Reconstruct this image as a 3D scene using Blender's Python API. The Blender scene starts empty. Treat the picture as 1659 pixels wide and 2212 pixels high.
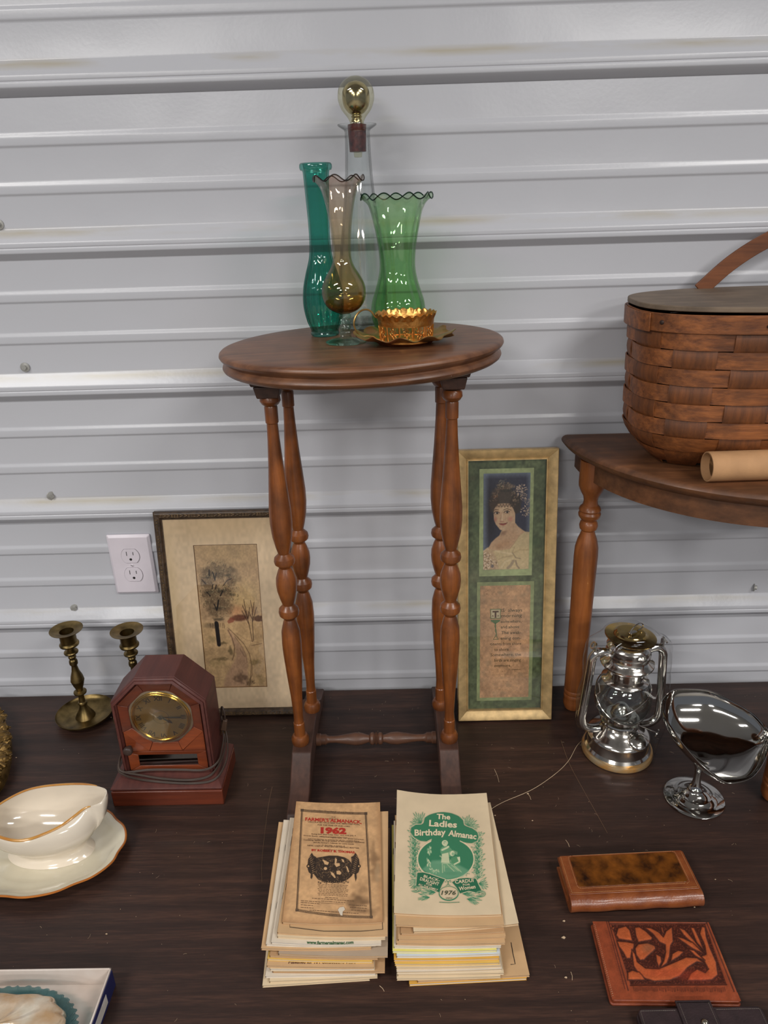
import bpy, bmesh, math, random
import numpy as np
from mathutils import Vector, Matrix
PI = math.pi; R_ = math.radians
scn = bpy.context.scene; COL = scn.collection
random.seed(7)

# ------------------------------------------------------------------ camera
F, TH, RO, YA, D, H = 1600., R_(23.01), R_(1.71), R_(-.92), 1.249, .913
_f = np.array([math.sin(YA)*math.cos(TH), math.cos(YA)*math.cos(TH), -math.sin(TH)])
_r = np.array([math.cos(YA), -math.sin(YA), 0.]); _d = np.cross(_f, _r)
_c, _s = math.cos(RO), math.sin(RO)
CR, CD, CF = _c*_r+_s*_d, -_s*_r+_c*_d, _f
CP = np.array([0, -D, H])
def at(u, v, y=None, z=None, n=None, p=None):
    """pixel of the photograph -> point of the place on the plane y=, z= or through p with normal n"""
    d = (u-829.5)/F*CR+(v-1106)/F*CD+CF
    if y is not None: t = (y-CP[1])/d[1]
    elif z is not None: t = (z-CP[2])/d[2]
    else: t = np.dot(np.array(p)-CP, n)/np.dot(d, n)
    return CP+t*d
cd = bpy.data.cameras.new('camera'); cam = bpy.data.objects.new('camera', cd); COL.objects.link(cam)
cd.sensor_fit = 'HORIZONTAL'; cd.sensor_width = 36; cd.lens = 36*F/1659; cd.clip_start = .02
M = Matrix([[CR[i], -CD[i], -CF[i], CP[i]] for i in range(3)]+[[0, 0, 0, 1]]); cam.matrix_world = M
scn.camera = cam

# ------------------------------------------------------------------ light, world, exposure
w = bpy.data.worlds.new('world'); scn.world = w; w.use_nodes = True
w.node_tree.nodes['Background'].inputs[0].default_value = (.75, .8, .9, 1)
w.node_tree.nodes['Background'].inputs[1].default_value = .16
scn.view_settings.view_transform = 'Standard'; scn.view_settings.look = 'None'
scn.view_settings.gamma = 1; scn.view_settings.use_curve_mapping = False
scn.view_settings.exposure = 0.3
scn.cycles.transparent_max_bounces = 32; scn.cycles.max_bounces = 8
scn.cycles.caustics_reflective = False; scn.cycles.caustics_refractive = False
def lamp(x, y, z, pw, sx=1.2, sy=.22, col=(1, .975, .94)):
    l = bpy.data.lights.new('ceiling_tube', 'AREA'); l.shape = 'RECTANGLE'; l.size = sx; l.size_y = sy
    l.energy = pw; l.color = col
    o = bpy.data.objects.new('ceiling_tube', l); COL.objects.link(o); o.location = (x, y, z)
for i, yy in enumerate((-1.8, -4.0, -7.0)):
    for xx in (-1.75, 1.75):
        lamp(xx, yy, 2.42, (34, 62, 95)[i])

# ------------------------------------------------------------------ helpers
def lin(c):
    return tuple(((x/255)/12.92 if x/255 <= .04045 else ((x/255+.055)/1.055)**2.4) for x in c[:3])+(1,)
def setp(o, label=None, cat=None, group=None, kind=None):
    if label: o['label'] = label
    if cat: o['category'] = cat
    if group: o['group'] = group
    if kind: o['kind'] = kind
    return o
def thing(name, label, cat, loc=(0, 0, 0), rz=0, group=None, rot=None):
    o = bpy.data.objects.new(name, None); COL.objects.link(o); o.empty_display_size = .02
    o.location = loc; o.rotation_euler = rot if rot else (0, 0, rz)
    return setp(o, label, cat, group)
class MB:
    def __init__(s): s.v = []; s.f = []
    def add(s, v, f):
        b = len(s.v); s.v += [tuple(float(c) for c in p) for p in v]; s.f += [tuple(i+b for i in q) for q in f]; return s
    def box(s, x0, x1, y0, y1, z0, z1, M=None):
        v = [(x, y, z) for z in (z0, z1) for y in (y0, y1) for x in (x0, x1)]
        if M is not None: v = [tuple(M @ Vector(p)) for p in v]
        return s.add(v, [(0, 2, 3, 1), (4, 5, 7, 6), (0, 1, 5, 4), (2, 6, 7, 3), (0, 4, 6, 2), (1, 3, 7, 5)])
    def lathe(s, prof, n=48, c=(0, 0, 0), sx=1, sy=1, mod=None, M=None, close=False):
        """prof: list of (r,z)"""
        v = []
        for k, (r, z) in enumerate(prof):
            for i in range(n):
                a = 2*PI*i/n; rr, zz = (r, z) if mod is None else mod(a, r, z, k)
                p = (rr*math.cos(a)*sx+c[0], rr*math.sin(a)*sy+c[1], zz+c[2])
                v.append(tuple(M @ Vector(p)) if M is not None else p)
        f = []
        m = len(prof)
        for k in range(m if close else m-1):
            for i in range(n):
                j = (i+1) % n; k2 = (k+1) % m
                f.append((k*n+i, k*n+j, k2*n+j, k2*n+i))
        if not close:
            if prof[0][0] > 1e-6: f.append(tuple(range(n-1, -1, -1)))
            if prof[-1][0] > 1e-6: f.append(tuple(range((m-1)*n, m*n)))
        return s.add(v, f)
    def tube(s, pts, r, n=8, closed=False, flat=1.0, up=None):
        pts = [Vector(p) for p in pts]; m = len(pts); v = []; f = []; prev = None
        for k in range(m):
            a = pts[(k-1) % m] if (closed or k > 0) else pts[0]
            b = pts[(k+1) % m] if (closed or k < m-1) else pts[-1]
            t = (b-a).normalized() if (b-a).length > 1e-9 else Vector((0, 0, 1))
            if up is not None: x = Vector(up).cross(t)
            elif prev is None: x = t.cross(Vector((.13, .3, 1)))
            else: x = prev-t*prev.dot(t)
            if x.length < 1e-6: x = t.cross(Vector((1, .2, 0)))
            x.normalize(); prev = x; y = t.cross(x)
            rr = r(k/(m-1)) if callable(r) else r
            for i in range(n):
                an = 2*PI*i/n; v.append(pts[k]+x*math.cos(an)*rr+y*math.sin(an)*rr*flat)
        for k in range(m if closed else m-1):
            for i in range(n):
                j = (i+1) % n; k2 = (k+1) % m
                f.append((k*n+i, k*n+j, k2*n+j, k2*n+i))
        if not closed: f.append(tuple(range(n-1, -1, -1))); f.append(tuple(range((m-1)*n, m*n)))
        return s.add(v, f)
    def prism(s, poly, a, b, axis='z', M=None):
        """poly 2d extruded from a to b along axis"""
        n = len(poly)
        def P(p, t):
            q = {'z': (p[0], p[1], t), 'y': (p[0], t, p[1]), 'x': (t, p[0], p[1])}[axis]
            return tuple(M @ Vector(q)) if M is not None else q
        v = [P(p, a) for p in poly]+[P(p, b) for p in poly]
        f = [(i, (i+1) % n, n+(i+1) % n, n+i) for i in range(n)]+[tuple(range(n-1, -1, -1)), tuple(range(n, 2*n))]
        return s.add(v, f)
    def grid(s, fn, nu, nv, cu=False):
        v = [fn(i/(nu-1 if not cu else nu), j/(nv-1)) for j in range(nv) for i in range(nu)]
        f = [(j*nu+i, j*nu+(i+1) % nu, (j+1)*nu+(i+1) % nu, (j+1)*nu+i) for j in range(nv-1) for i in range(nu if cu else nu-1)]
        return s.add(v, f)
    def build(s, name, mat, parent=None, bevel=0, ang=35, world=False, seg=2, label=None, flip=False, smooth=True):
        me = bpy.data.meshes.new(name)
        v = s.v
        if world and parent is not None:
            bpy.context.view_layer.update(); inv = parent.matrix_world.inverted(); v = [tuple(inv @ Vector(p)) for p in v]
        me.from_pydata(v, [], s.f); me.validate()
        bm = bmesh.new(); bm.from_mesh(me); bmesh.ops.recalc_face_normals(bm, faces=bm.faces)
        if flip: bmesh.ops.reverse_faces(bm, faces=bm.faces)
        bm.to_mesh(me); bm.free()
        if smooth:
            me.polygons.foreach_set('use_smooth', [True]*len(me.polygons)); me.set_sharp_from_angle(angle=R_(ang))
        o = bpy.data.objects.new(name, me); COL.objects.link(o)
        if mat: me.materials.append(mat)
        if parent is not None: o.parent = parent
        if bevel:
            b = o.modifiers.new('b', 'BEVEL'); b.width = bevel; b.segments = seg; b.limit_method = 'ANGLE'; b.angle_limit = R_(30)
            b.harden_normals = False
        if label: o['label'] = label
        return o
def dup(root, loc=None, rz=None, label=None, group=None, parent=None):
    r = root.copy(); COL.objects.link(r)
    if parent is not None: r.parent = parent
    if loc is not None: r.location = loc
    if rz is not None: r.rotation_euler = (0, 0, rz)
    if label: r['label'] = label
    if group: r['group'] = group
    for ch in list(root.children): dup(ch, parent=r)
    return r
def smoothprof(pts, n=5):
    """catmull-rom through (a,b) points"""
    out = []
    P = [pts[0]]+list(pts)+[pts[-1]]
    for i in range(1, len(P)-2):
        for k in range(n):
            t = k/n; q = []
            for d in range(len(P[0])):
                p0, p1, p2, p3 = P[i-1][d], P[i][d], P[i+1][d], P[i+2][d]
                q.append(.5*((2*p1)+(-p0+p2)*t+(2*p0-5*p1+4*p2-p3)*t*t+(-p0+3*p1-3*p2+p3)*t**3))
            out.append(tuple(q))
    out.append(tuple(pts[-1])); return out
def csmooth(pts, n=5):
    m = len(pts); q = smoothprof([pts[-2], pts[-1]]+list(pts)+[pts[0], pts[1]], n); return q[2*n:2*n+m*n]
def fillet(pts, r, n=3, closed=False):
    out = []; m = len(pts)
    for i, p in enumerate(pts):
        if not closed and i in (0, m-1): out.append(tuple(p)); continue
        a = Vector(pts[i-1]); b = Vector(p); c = Vector(pts[(i+1) % m])
        d1 = (a-b); d2 = (c-b); q = min(r, d1.length*.45, d2.length*.45)
        p1 = b+d1.normalized()*q; p2 = b+d2.normalized()*q
        for k in range(n+1):
            t = k/n; out.append(tuple((1-t)**2*p1+2*t*(1-t)*b+t*t*p2))
    return out

# ------------------------------------------------------------------ materials
def nt(name):
    m = bpy.data.materials.new(name); m.use_nodes = True; t = m.node_tree
    return m, t, t.nodes['Principled BSDF'], t.nodes, t.links
def mat(name, col, rough=.5, metal=0, spec=.5, var=.12, vs=40, bump=0, bs=200, coat=0, vec=None, col2=None, sheen=0, ior=None):
    m, t, b, N, L = nt(name)
    tc = N.new('ShaderNodeTexCoord'); mp = N.new('ShaderNodeMapping'); L.new(tc.outputs['Object'], mp.inputs[0])
    if vec: mp.inputs['Scale'].default_value = vec
    no = N.new('ShaderNodeTexNoise'); no.inputs['Scale'].default_value = vs; no.inputs['Detail'].default_value = 5
    L.new(mp.outputs[0], no.inputs[0])
    cr = N.new('ShaderNodeValToRGB'); c = lin(col)
    c2 = lin(col2) if col2 else tuple(x*(1-var*2) for x in c[:3])+(1,)
    cr.color_ramp.elements[0].color = c2; cr.color_ramp.elements[1].color = c if col2 else tuple(min(1, x*(1+var)) for x in c[:3])+(1,)
    cr.color_ramp.elements[0].position = .3; cr.color_ramp.elements[1].position = .7
    L.new(no.outputs[0], cr.inputs[0]); L.new(cr.outputs[0], b.inputs['Base Color'])
    b.inputs['Roughness'].default_value = rough; b.inputs['Metallic'].default_value = metal
    b.inputs['Specular IOR Level'].default_value = spec
    if coat: b.inputs['Coat Weight'].default_value = coat; b.inputs['Coat Roughness'].default_value = .12
    if bump:
        n2 = N.new('ShaderNodeTexNoise'); n2.inputs['Scale'].default_value = bs; n2.inputs['Detail'].default_value = 4
        L.new(mp.outputs[0], n2.inputs[0])
        bp_ = N.new('ShaderNodeBump'); bp_.inputs['Strength'].default_value = bump; bp_.inputs['Distance'].default_value = .001
        L.new(n2.outputs[0], bp_.inputs['Height']); L.new(bp_.outputs[0], b.inputs['Normal'])
    return m
def wood(name, c1, c2, c3=None, axis='z', rough=.38, sc=1., coat=.15, stain=.5, bump=.25):
    """streaky grain along an axis, darker wear blotches"""
    m, t, b, N, L = nt(name)
    tc = N.new('ShaderNodeTexCoord'); mp = N.new('ShaderNodeMapping'); L.new(tc.outputs['Object'], mp.inputs[0])
    s = {'x': (6, 90, 90), 'y': (90, 6, 90), 'z': (90, 90, 6)}[axis]
    mp.inputs['Scale'].default_value = tuple(q*sc for q in s)
    n1 = N.new('ShaderNodeTexNoise'); n1.inputs['Scale'].default_value = 1.; n1.inputs['Detail'].default_value = 6; n1.inputs['Roughness'].default_value = .65
    L.new(mp.outputs[0], n1.inputs[0])
    r1 = N.new('ShaderNodeValToRGB'); r1.color_ramp.elements[0].position = .32; r1.color_ramp.elements[1].position = .68
    r1.color_ramp.elements[0].color = lin(c2); r1.color_ramp.elements[1].color = lin(c1)
    L.new(n1.outputs[0], r1.inputs[0])
    n2 = N.new('ShaderNodeTexNoise'); n2.inputs['Scale'].default_value = 22; n2.inputs['Detail'].default_value = 6
    L.new(tc.outputs['Object'], n2.inputs[0])
    r2 = N.new('ShaderNodeValToRGB'); r2.color_ramp.elements[0].position = .34; r2.color_ramp.elements[1].position = .6
    r2.color_ramp.elements[0].color = (stain,)*3+(1,); r2.color_ramp.elements[1].color = (0, 0, 0, 1)
    L.new(n2.outputs[0], r2.inputs[0])
    mx = N.new('ShaderNodeMixRGB'); L.new(r2.outputs[0], mx.inputs[0]); L.new(r1.outputs[0], mx.inputs[1])
    mx.inputs[2].default_value = lin(c3 or tuple(q*.45 for q in c2)); L.new(mx.outputs[0], b.inputs['Base Color'])
    b.inputs['Roughness'].default_value = rough; b.inputs['Coat Weight'].default_value = coat; b.inputs['Coat Roughness'].default_value = .15
    bp_ = N.new('ShaderNodeBump'); bp_.inputs['Strength'].default_value = bump; bp_.inputs['Distance'].default_value = .0006
    L.new(n1.outputs[0], bp_.inputs['Height']); L.new(bp_.outputs[0], b.inputs['Normal'])
    return m
def glass(name, stops, edge=.55, ior=1.45, rough=.02, gloss=1., dk=.6):
    """thin-walled glass: coloured transmission (stops: list of (z, colour)) plus a clear surface reflection; denser where seen edge-on"""
    m, t, b, N, L = nt(name); N.remove(b); out = N['Material Output']
    tr = N.new('ShaderNodeBsdfTransparent'); gl = N.new('ShaderNodeBsdfGlossy'); gl.inputs['Roughness'].default_value = rough
    gl.inputs['Color'].default_value = (gloss, gloss, gloss, 1)
    if len(stops) > 1:
        tc = N.new('ShaderNodeTexCoord'); sp = N.new('ShaderNodeSeparateXYZ'); L.new(tc.outputs['Object'], sp.inputs[0])
        mr = N.new('ShaderNodeMapRange'); mr.inputs[1].default_value = stops[0][0]; mr.inputs[2].default_value = stops[-1][0]
        L.new(sp.outputs['Z'], mr.inputs[0]); cr = N.new('ShaderNodeValToRGB'); L.new(mr.outputs[0], cr.inputs[0])
        el = cr.color_ramp.elements; el[0].color = tuple(stops[0][1])+(1,); el[1].color = tuple(stops[-1][1])+(1,)
        for z, c in stops[1:-1]: el.new((z-stops[0][0])/(stops[-1][0]-stops[0][0])).color = tuple(c)+(1,)
        base = cr.outputs[0]
    else:
        rg = N.new('ShaderNodeRGB'); rg.outputs[0].default_value = tuple(stops[0][1])+(1,); base = rg.outputs[0]
    lw = N.new('ShaderNodeLayerWeight'); lw.inputs[0].default_value = .5
    pw = N.new('ShaderNodeMath'); pw.operation = 'POWER'; L.new(lw.outputs['Facing'], pw.inputs[0]); pw.inputs[1].default_value = 3.
    ml = N.new('ShaderNodeMath'); ml.operation = 'MULTIPLY'; L.new(pw.outputs[0], ml.inputs[0]); ml.inputs[1].default_value = edge
    mu = N.new('ShaderNodeMixRGB'); mu.blend_type = 'MULTIPLY'; mu.inputs[0].default_value = 1; L.new(base, mu.inputs[1]); L.new(base, mu.inputs[2])
    m2 = N.new('ShaderNodeMixRGB'); m2.blend_type = 'MULTIPLY'; m2.inputs[0].default_value = 1; L.new(mu.outputs[0], m2.inputs[1]); m2.inputs[2].default_value = (dk, dk, dk, 1)
    mx = N.new('ShaderNodeMixRGB'); L.new(ml.outputs[0], mx.inputs[0]); L.new(base, mx.inputs[1]); L.new(m2.outputs[0], mx.inputs[2])
    L.new(mx.outputs[0], tr.inputs[0])
    p5 = N.new('ShaderNodeMath'); p5.operation = 'POWER'; L.new(lw.outputs['Facing'], p5.inputs[0]); p5.inputs[1].default_value = 5.
    fr = N.new('ShaderNodeMath'); fr.operation = 'MULTIPLY_ADD'; L.new(p5.outputs[0], fr.inputs[0]); fr.inputs[1].default_value = .55; fr.inputs[2].default_value = 1.7*((ior-1)/(ior+1))**2
    ms = N.new('ShaderNodeMixShader'); L.new(fr.outputs[0], ms.inputs[0]); L.new(tr.outputs[0], ms.inputs[1]); L.new(gl.outputs[0], ms.inputs[2])
    L.new(ms.outputs[0], out.inputs[0]); return m
def vcol(name, rough=.6, coat=0, spec=.3):
    m, t, b, N, L = nt(name); a = N.new('ShaderNodeAttribute'); a.attribute_name = 'Col'
    L.new(a.outputs['Color'], b.inputs['Base Color']); b.inputs['Roughness'].default_value = rough
    b.inputs['Specular IOR Level'].default_value = spec
    b.inputs['Coat Weight'].default_value = coat; b.inputs['Coat Roughness'].default_value = .03
    return m

# ------------------------------------------------------------------ painted panels (vertex colours on fine meshes)
class Cv:
    def __init__(s, w, h, x0, x1, y0, y1, col):
        s.w, s.h = w, h; s.X, s.Y = np.meshgrid(np.linspace(x0, x1, w), np.linspace(y0, y1, h))
        s.px = (x1-x0)/w; s.a = np.ones((h, w, 3))*np.array(col, float); s.rng = np.random.RandomState(3); s.ext = (x0, x1, y0, y1)
    def mix(s, m, col, a): s.a += (np.array(col, float)-s.a)*(np.clip(m, 0, 1)*a)[..., None]
    def vn(s, sc, seed=0, sx=None):
        r = np.random.RandomState(seed+11); g = r.rand(64, 64)
        U = (s.X/(sx or sc)) % 63; V = (s.Y/sc) % 63
        i, j = np.floor(U).astype(int), np.floor(V).astype(int); fu, fv = U-i, V-j
        fu = fu*fu*(3-2*fu); fv = fv*fv*(3-2*fv); i2, j2 = (i+1) % 64, (j+1) % 64
        return (g[j, i]*(1-fu)+g[j, i2]*fu)*(1-fv)+(g[j2, i]*(1-fu)+g[j2, i2]*fu)*fv
    def ell(s, cx, cy, rx, ry, col, a=1, soft=.3, ang=0, rag=0, seed=0, rs=20):
        c, n = math.cos(R_(ang)), math.sin(R_(ang)); dx, dy = s.X-cx, s.Y-cy
        d = np.sqrt(((dx*c+dy*n)/rx)**2+((-dx*n+dy*c)/ry)**2)
        if rag: d = d+(s.vn(rs, seed)-.5)*rag
        t = np.clip((1-d)/soft, 0, 1); s.mix(t*t*(3-2*t), col, a)
    def dist(s, pts, closed=False):
        best = np.full(s.X.shape, 1e9); P = list(pts)+([pts[0]] if closed else [])
        for (x0, y0), (x1, y1) in zip(P[:-1], P[1:]):
            dx, dy = x1-x0, y1-y0; L2 = dx*dx+dy*dy+1e-9
            t = np.clip(((s.X-x0)*dx+(s.Y-y0)*dy)/L2, 0, 1)
            best = np.minimum(best, np.hypot(s.X-x0-t*dx, s.Y-y0-t*dy))
        return best
    def line(s, pts, wd, col, a=1, soft=None):
        x0, x1, y0, y1 = s.ext; soft = soft or s.px
        s.mix((wd/2-s.dist(pts))/soft+.5, col, a)
    def polym(s, pts, soft=None):
        ins = np.zeros(s.X.shape, bool); n = len(pts)
        for i in range(n):
            (xa, ya), (xb, yb) = pts[i], pts[(i+1) % n]
            if ya == yb: continue
            c = ((ya > s.Y) != (yb > s.Y)) & (s.X < (xb-xa)*(s.Y-ya)/(yb-ya)+xa); ins ^= c
        d = s.dist(pts, True); return np.clip(.5+np.where(ins, d, -d)/(soft or s.px), 0, 1)
    def poly(s, pts, col, a=1, soft=None): s.mix(s.polym(pts, soft), col, a)
    def grain(s, sc, amp, seed=0, sx=None): s.a *= (1+(s.vn(sc, seed, sx)-.5)*2*amp)[..., None]
def panel(name, cv, fn, m, parent, hgt=None, label=None, keep=None):
    """fn(U,V) arrays (0..1, V down) -> x,y,z arrays"""
    h, w_ = cv.h, cv.w
    U, V = np.meshgrid(np.linspace(0, 1, w_), np.linspace(0, 1, h)); x, y, z = fn(U, V)
    co = np.stack([x+0*U, y+0*U, z+0*U], -1).reshape(-1, 3)
    idx = np.arange(h*w_).reshape(h, w_)
    q = np.stack([idx[1:, :-1], idx[1:, 1:], idx[:-1, 1:], idx[:-1, :-1]], -1).reshape(-1, 4)
    if keep is not None:
        kk = keep[:-1, :-1] | keep[1:, :-1] | keep[:-1, 1:] | keep[1:, 1:]; q = q[kk.ravel()]
        used = np.unique(q); inv_ = np.zeros(h*w_, np.int64); inv_[used] = np.arange(len(used)); q = inv_[q]; co = co[used]
    me = bpy.data.meshes.new(name); me.vertices.add(len(co)); me.vertices.foreach_set('co', co.ravel())
    me.loops.add(q.size); me.loops.foreach_set('vertex_index', q.ravel().astype(np.int32))
    me.polygons.add(len(q)); me.polygons.foreach_set('loop_start', np.arange(0, q.size, 4, dtype=np.int32))
    me.update(calc_edges=True); me.polygons.foreach_set('use_smooth', [True]*len(q))
    c = np.clip(cv.a/255, 0, 1); c = np.where(c <= .04045, c/12.92, ((c+.055)/1.055)**2.4).reshape(-1, 3)
    if keep is not None: c = c[used]
    at_ = me.color_attributes.new('Col', 'FLOAT_COLOR', 'POINT')
    at_.data.foreach_set('color', np.concatenate([c, np.ones((len(c), 1))], 1).ravel())
    me.materials.append(m); o = bpy.data.objects.new(name, me); COL.objects.link(o)
    if parent is not None: o.parent = parent
    if label: o['label'] = label
    return o
_tc = {}
def text2d(body, size=1., bold=0., space=1., shear=0.):
    """flat glyph outlines as (verts, faces), centred on x, baseline at 0"""
    k = (body, bold, space, shear)
    if k not in _tc:
        cu = bpy.data.curves.new('t', 'FONT'); cu.body = body; cu.size = 1; cu.align_x = 'CENTER'; cu.offset = bold
        cu.space_character = space; cu.shear = shear; cu.resolution_u = 2; cu.fill_mode = 'BOTH'
        ob = bpy.data.objects.new('t', cu); COL.objects.link(ob)
        bpy.context.view_layer.update()
        me = bpy.data.meshes.new_from_object(ob.evaluated_get(bpy.context.evaluated_depsgraph_get()))
        _tc[k] = ([tuple(v.co[:2]) for v in me.vertices], [tuple(p.vertices) for p in me.polygons])
        bpy.data.objects.remove(ob); bpy.data.meshes.remove(me); bpy.data.curves.remove(cu)
    v, f = _tc[k]; return [(x*size, y*size) for x, y in v], f
def place_text(mb, body, size, cx, cy, fn, width=None, bold=0., rot=0, space=1., arc=None, shear=0.):
    v, f = text2d(body, size, bold, space, shear)
    if not v: return
    xs = [p[0] for p in v]; sx = 1
    if width: sx = width/(max(xs)-min(xs))
    mx = (max(xs)+min(xs))/2; c, s = math.cos(rot), math.sin(rot); out = []
    for x, y in v:
        x = (x-mx)*sx
        if arc: y += arc*(x*x)
        out.append(fn(cx+x*c-y*s, cy+x*s+y*c))
    mb.add(out, f)
def flat_shape(mb, pts, fn): mb.add([fn(*p) for p in pts], [tuple(range(len(pts)))])
def strip(mb, pts, wd, fn, closed=False):
    n = len(pts); P = [Vector(p) for p in pts]; L = []; Rr = []
    for i in range(n):
        a = P[i-1] if (i or closed) else P[0]; b = P[(i+1) % n] if (i < n-1 or closed) else P[-1]
        t = (b-a).normalized(); nn = Vector((-t.y, t.x))*wd/2
        L.append(fn(*(P[i]+nn))); Rr.append(fn(*(P[i]-nn)))
    k = n if closed else n-1
    mb.add(L+Rr, [(i, (i+1) % n, n+(i+1) % n, n+i) for i in range(k)])

# ================================================================== the setting
def wall_mat():
    m, t, b, N, L = nt('painted_steel')
    tc = N.new('ShaderNodeTexCoord'); sp = N.new('ShaderNodeSeparateXYZ'); L.new(tc.outputs['Object'], sp.inputs[0])
    def mth(op, a, b_=None, c=None):
        n = N.new('ShaderNodeMath'); n.operation = op
        for i, q in enumerate((a, b_, c)):
            if q is None: continue
            if isinstance(q, (int, float)): n.inputs[i].default_value = q
            else: L.new(q, n.inputs[i])
        return n.outputs[0]
    h = mth('MODULO', mth('ADD', sp.outputs['Z'], 50*.2286-1.0643), .2286)      # height above a rib's foot
    no = N.new('ShaderNodeTexNoise'); no.inputs['Scale'].default_value = 9; no.inputs['Detail'].default_value = 6
    mp = N.new('ShaderNodeMapping'); mp.inputs['Scale'].default_value = (.5, 1, 2.5); L.new(tc.outputs['Object'], mp.inputs[0]); L.new(mp.outputs[0], no.inputs[0])
    d = mth('SUBTRACT', h, WALLH)      # centre of the dust line on the upper flank
    g = mth('SUBTRACT', 1, mth('MULTIPLY', mth('ABSOLUTE', d), 110)); g = mth('MAXIMUM', g, 0)
    nn = N.new('ShaderNodeMapRange'); nn.inputs[1].default_value = .42; nn.inputs[2].default_value = .62; L.new(no.outputs[0], nn.inputs[0])
    k = mth('MULTIPLY', mth('MULTIPLY', g, nn.outputs[0]), .75)
    mx = N.new('ShaderNodeMixRGB'); L.new(k, mx.inputs[0]); mx.inputs[1].default_value = lin((190, 191, 197)); mx.inputs[2].default_value = lin((172, 162, 138))
    L.new(mx.outputs[0], b.inputs['Base Color']); b.inputs['Roughness'].default_value = .27
    b.inputs['Specular IOR Level'].default_value = .5
    n2 = N.new('ShaderNodeTexNoise'); n2.inputs['Scale'].default_value = 160; L.new(tc.outputs['Object'], n2.inputs[0])
    n3 = N.new('ShaderNodeTexNoise'); n3.inputs['Scale'].default_value = 5; L.new(tc.outputs['Object'], n3.inputs[0])
    b1 = N.new('ShaderNodeBump'); b1.inputs['Strength'].default_value = .25; b1.inputs['Distance'].default_value = .0004; L.new(n2.outputs[0], b1.inputs['Height'])
    b2 = N.new('ShaderNodeBump'); b2.inputs['Strength'].default_value = .35; b2.inputs['Distance'].default_value = .01; L.new(n3.outputs[0], b2.inputs['Height']); L.new(b1.outputs[0], b2.inputs['Normal'])
    L.new(b2.outputs[0], b.inputs['Normal']); return m
P_ = .2286
WALLH = .041
M_wall = wall_mat()
Z0 = 1.0643
rib = [(0, 0), (.011, -.013), (.0172, -.013), (.0185, -.0118), (.0198, -.013), (.026, -.013), (.047, 0),
       (.0942, 0), (.0975, -.0024), (.1085, -.0024), (.1145, 0), (.1614, 0), (.1647, -.0024), (.1757, -.0024), (.1817, 0)]
wb = MB().box(-3.2, 3.2, .012, .05, -.76, 2.6).build('wall_back', mat('steel_backing', (120, 122, 128), .6)); setp(wb, kind='structure', label='white corrugated steel wall behind the table')
for k in (-8, -4, 0, 4):
    # one sheet = four ribs, its lower edge lapping over the rib foot of the sheet below
    pts = []
    zb = Z0+P_*k
    for j in range(4): pts += [(zb+P_*j+a, y) for a, y in rib]
    pts.append((zb+4*P_+.004, 0))
    pts = [(z, y-(.0012 if i < 7 else 0)) for i, (z, y) in enumerate(pts)]
    pts = [p for p in pts if -.76 < p[0] < 2.6]
    if len(pts) < 3: continue
    q = fillet(pts, .0015, 3)
    n = len(q); mb = MB()
    v = [(x, y, z) for x in (-3.2, 3.2) for z, y in q]+[(x, y+.0011, z) for x in (-3.2, 3.2) for z, y in q]
    f = [(i, i+1, n+i+1, n+i) for i in range(n-1)]+[(2*n+i, 3*n+i, 3*n+i+1, 2*n+i+1) for i in range(n-1)]
    f += [(0, n, 3*n, 2*n), (n-1, 3*n-1, 4*n-1, 2*n-1)]
    mb.add(v, f).build('steel_sheet', M_wall, wb, ang=60)
M_zinc = mat('zinc', (176, 175, 170), .4, metal=.35, vs=60)
s0 = None
for u, v in [(55, 793), (111, 1070), (162, 1312), (1627, 1268), (-2, 485)]:
    p = at(u, v, y=0)
    if s0 is None:
        mb = MB(); mb.lathe([(.0001, -.0001), (.0078, 0), (.0080, .0009), (.0076, .0014), (.0042, .002), (.0042, .0021)], 24)
        hx = [(.0042*math.cos(PI/3*i), .0042*math.sin(PI/3*i)) for i in range(6)]; mb.prism(hx, .0018, .0058)
        s0 = mb.build('screw', M_zinc, wb, bevel=.0004); s0.rotation_euler = (PI/2, 0, 0); s0.location = (p[0], -.0012, p[2])
    else:
        o = s0.copy(); COL.objects.link(o); o.location = (p[0], -.0012, p[2]); o.rotation_euler = (PI/2, 0, random.random()*2)
M_room = mat('room_paint', (196, 196, 196), .8, var=.03)
M_conc = mat('concrete', (128, 124, 118), .7, vs=6)
def slab(name, *b, m=M_room): setp(MB().box(*b).build(name, m), kind='structure')
slab('floor', -6, 6, -9, .05, -.80, -.76, m=M_conc)
slab('ceiling', -6, 6, -9, .05, 2.6, 2.66)

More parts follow.
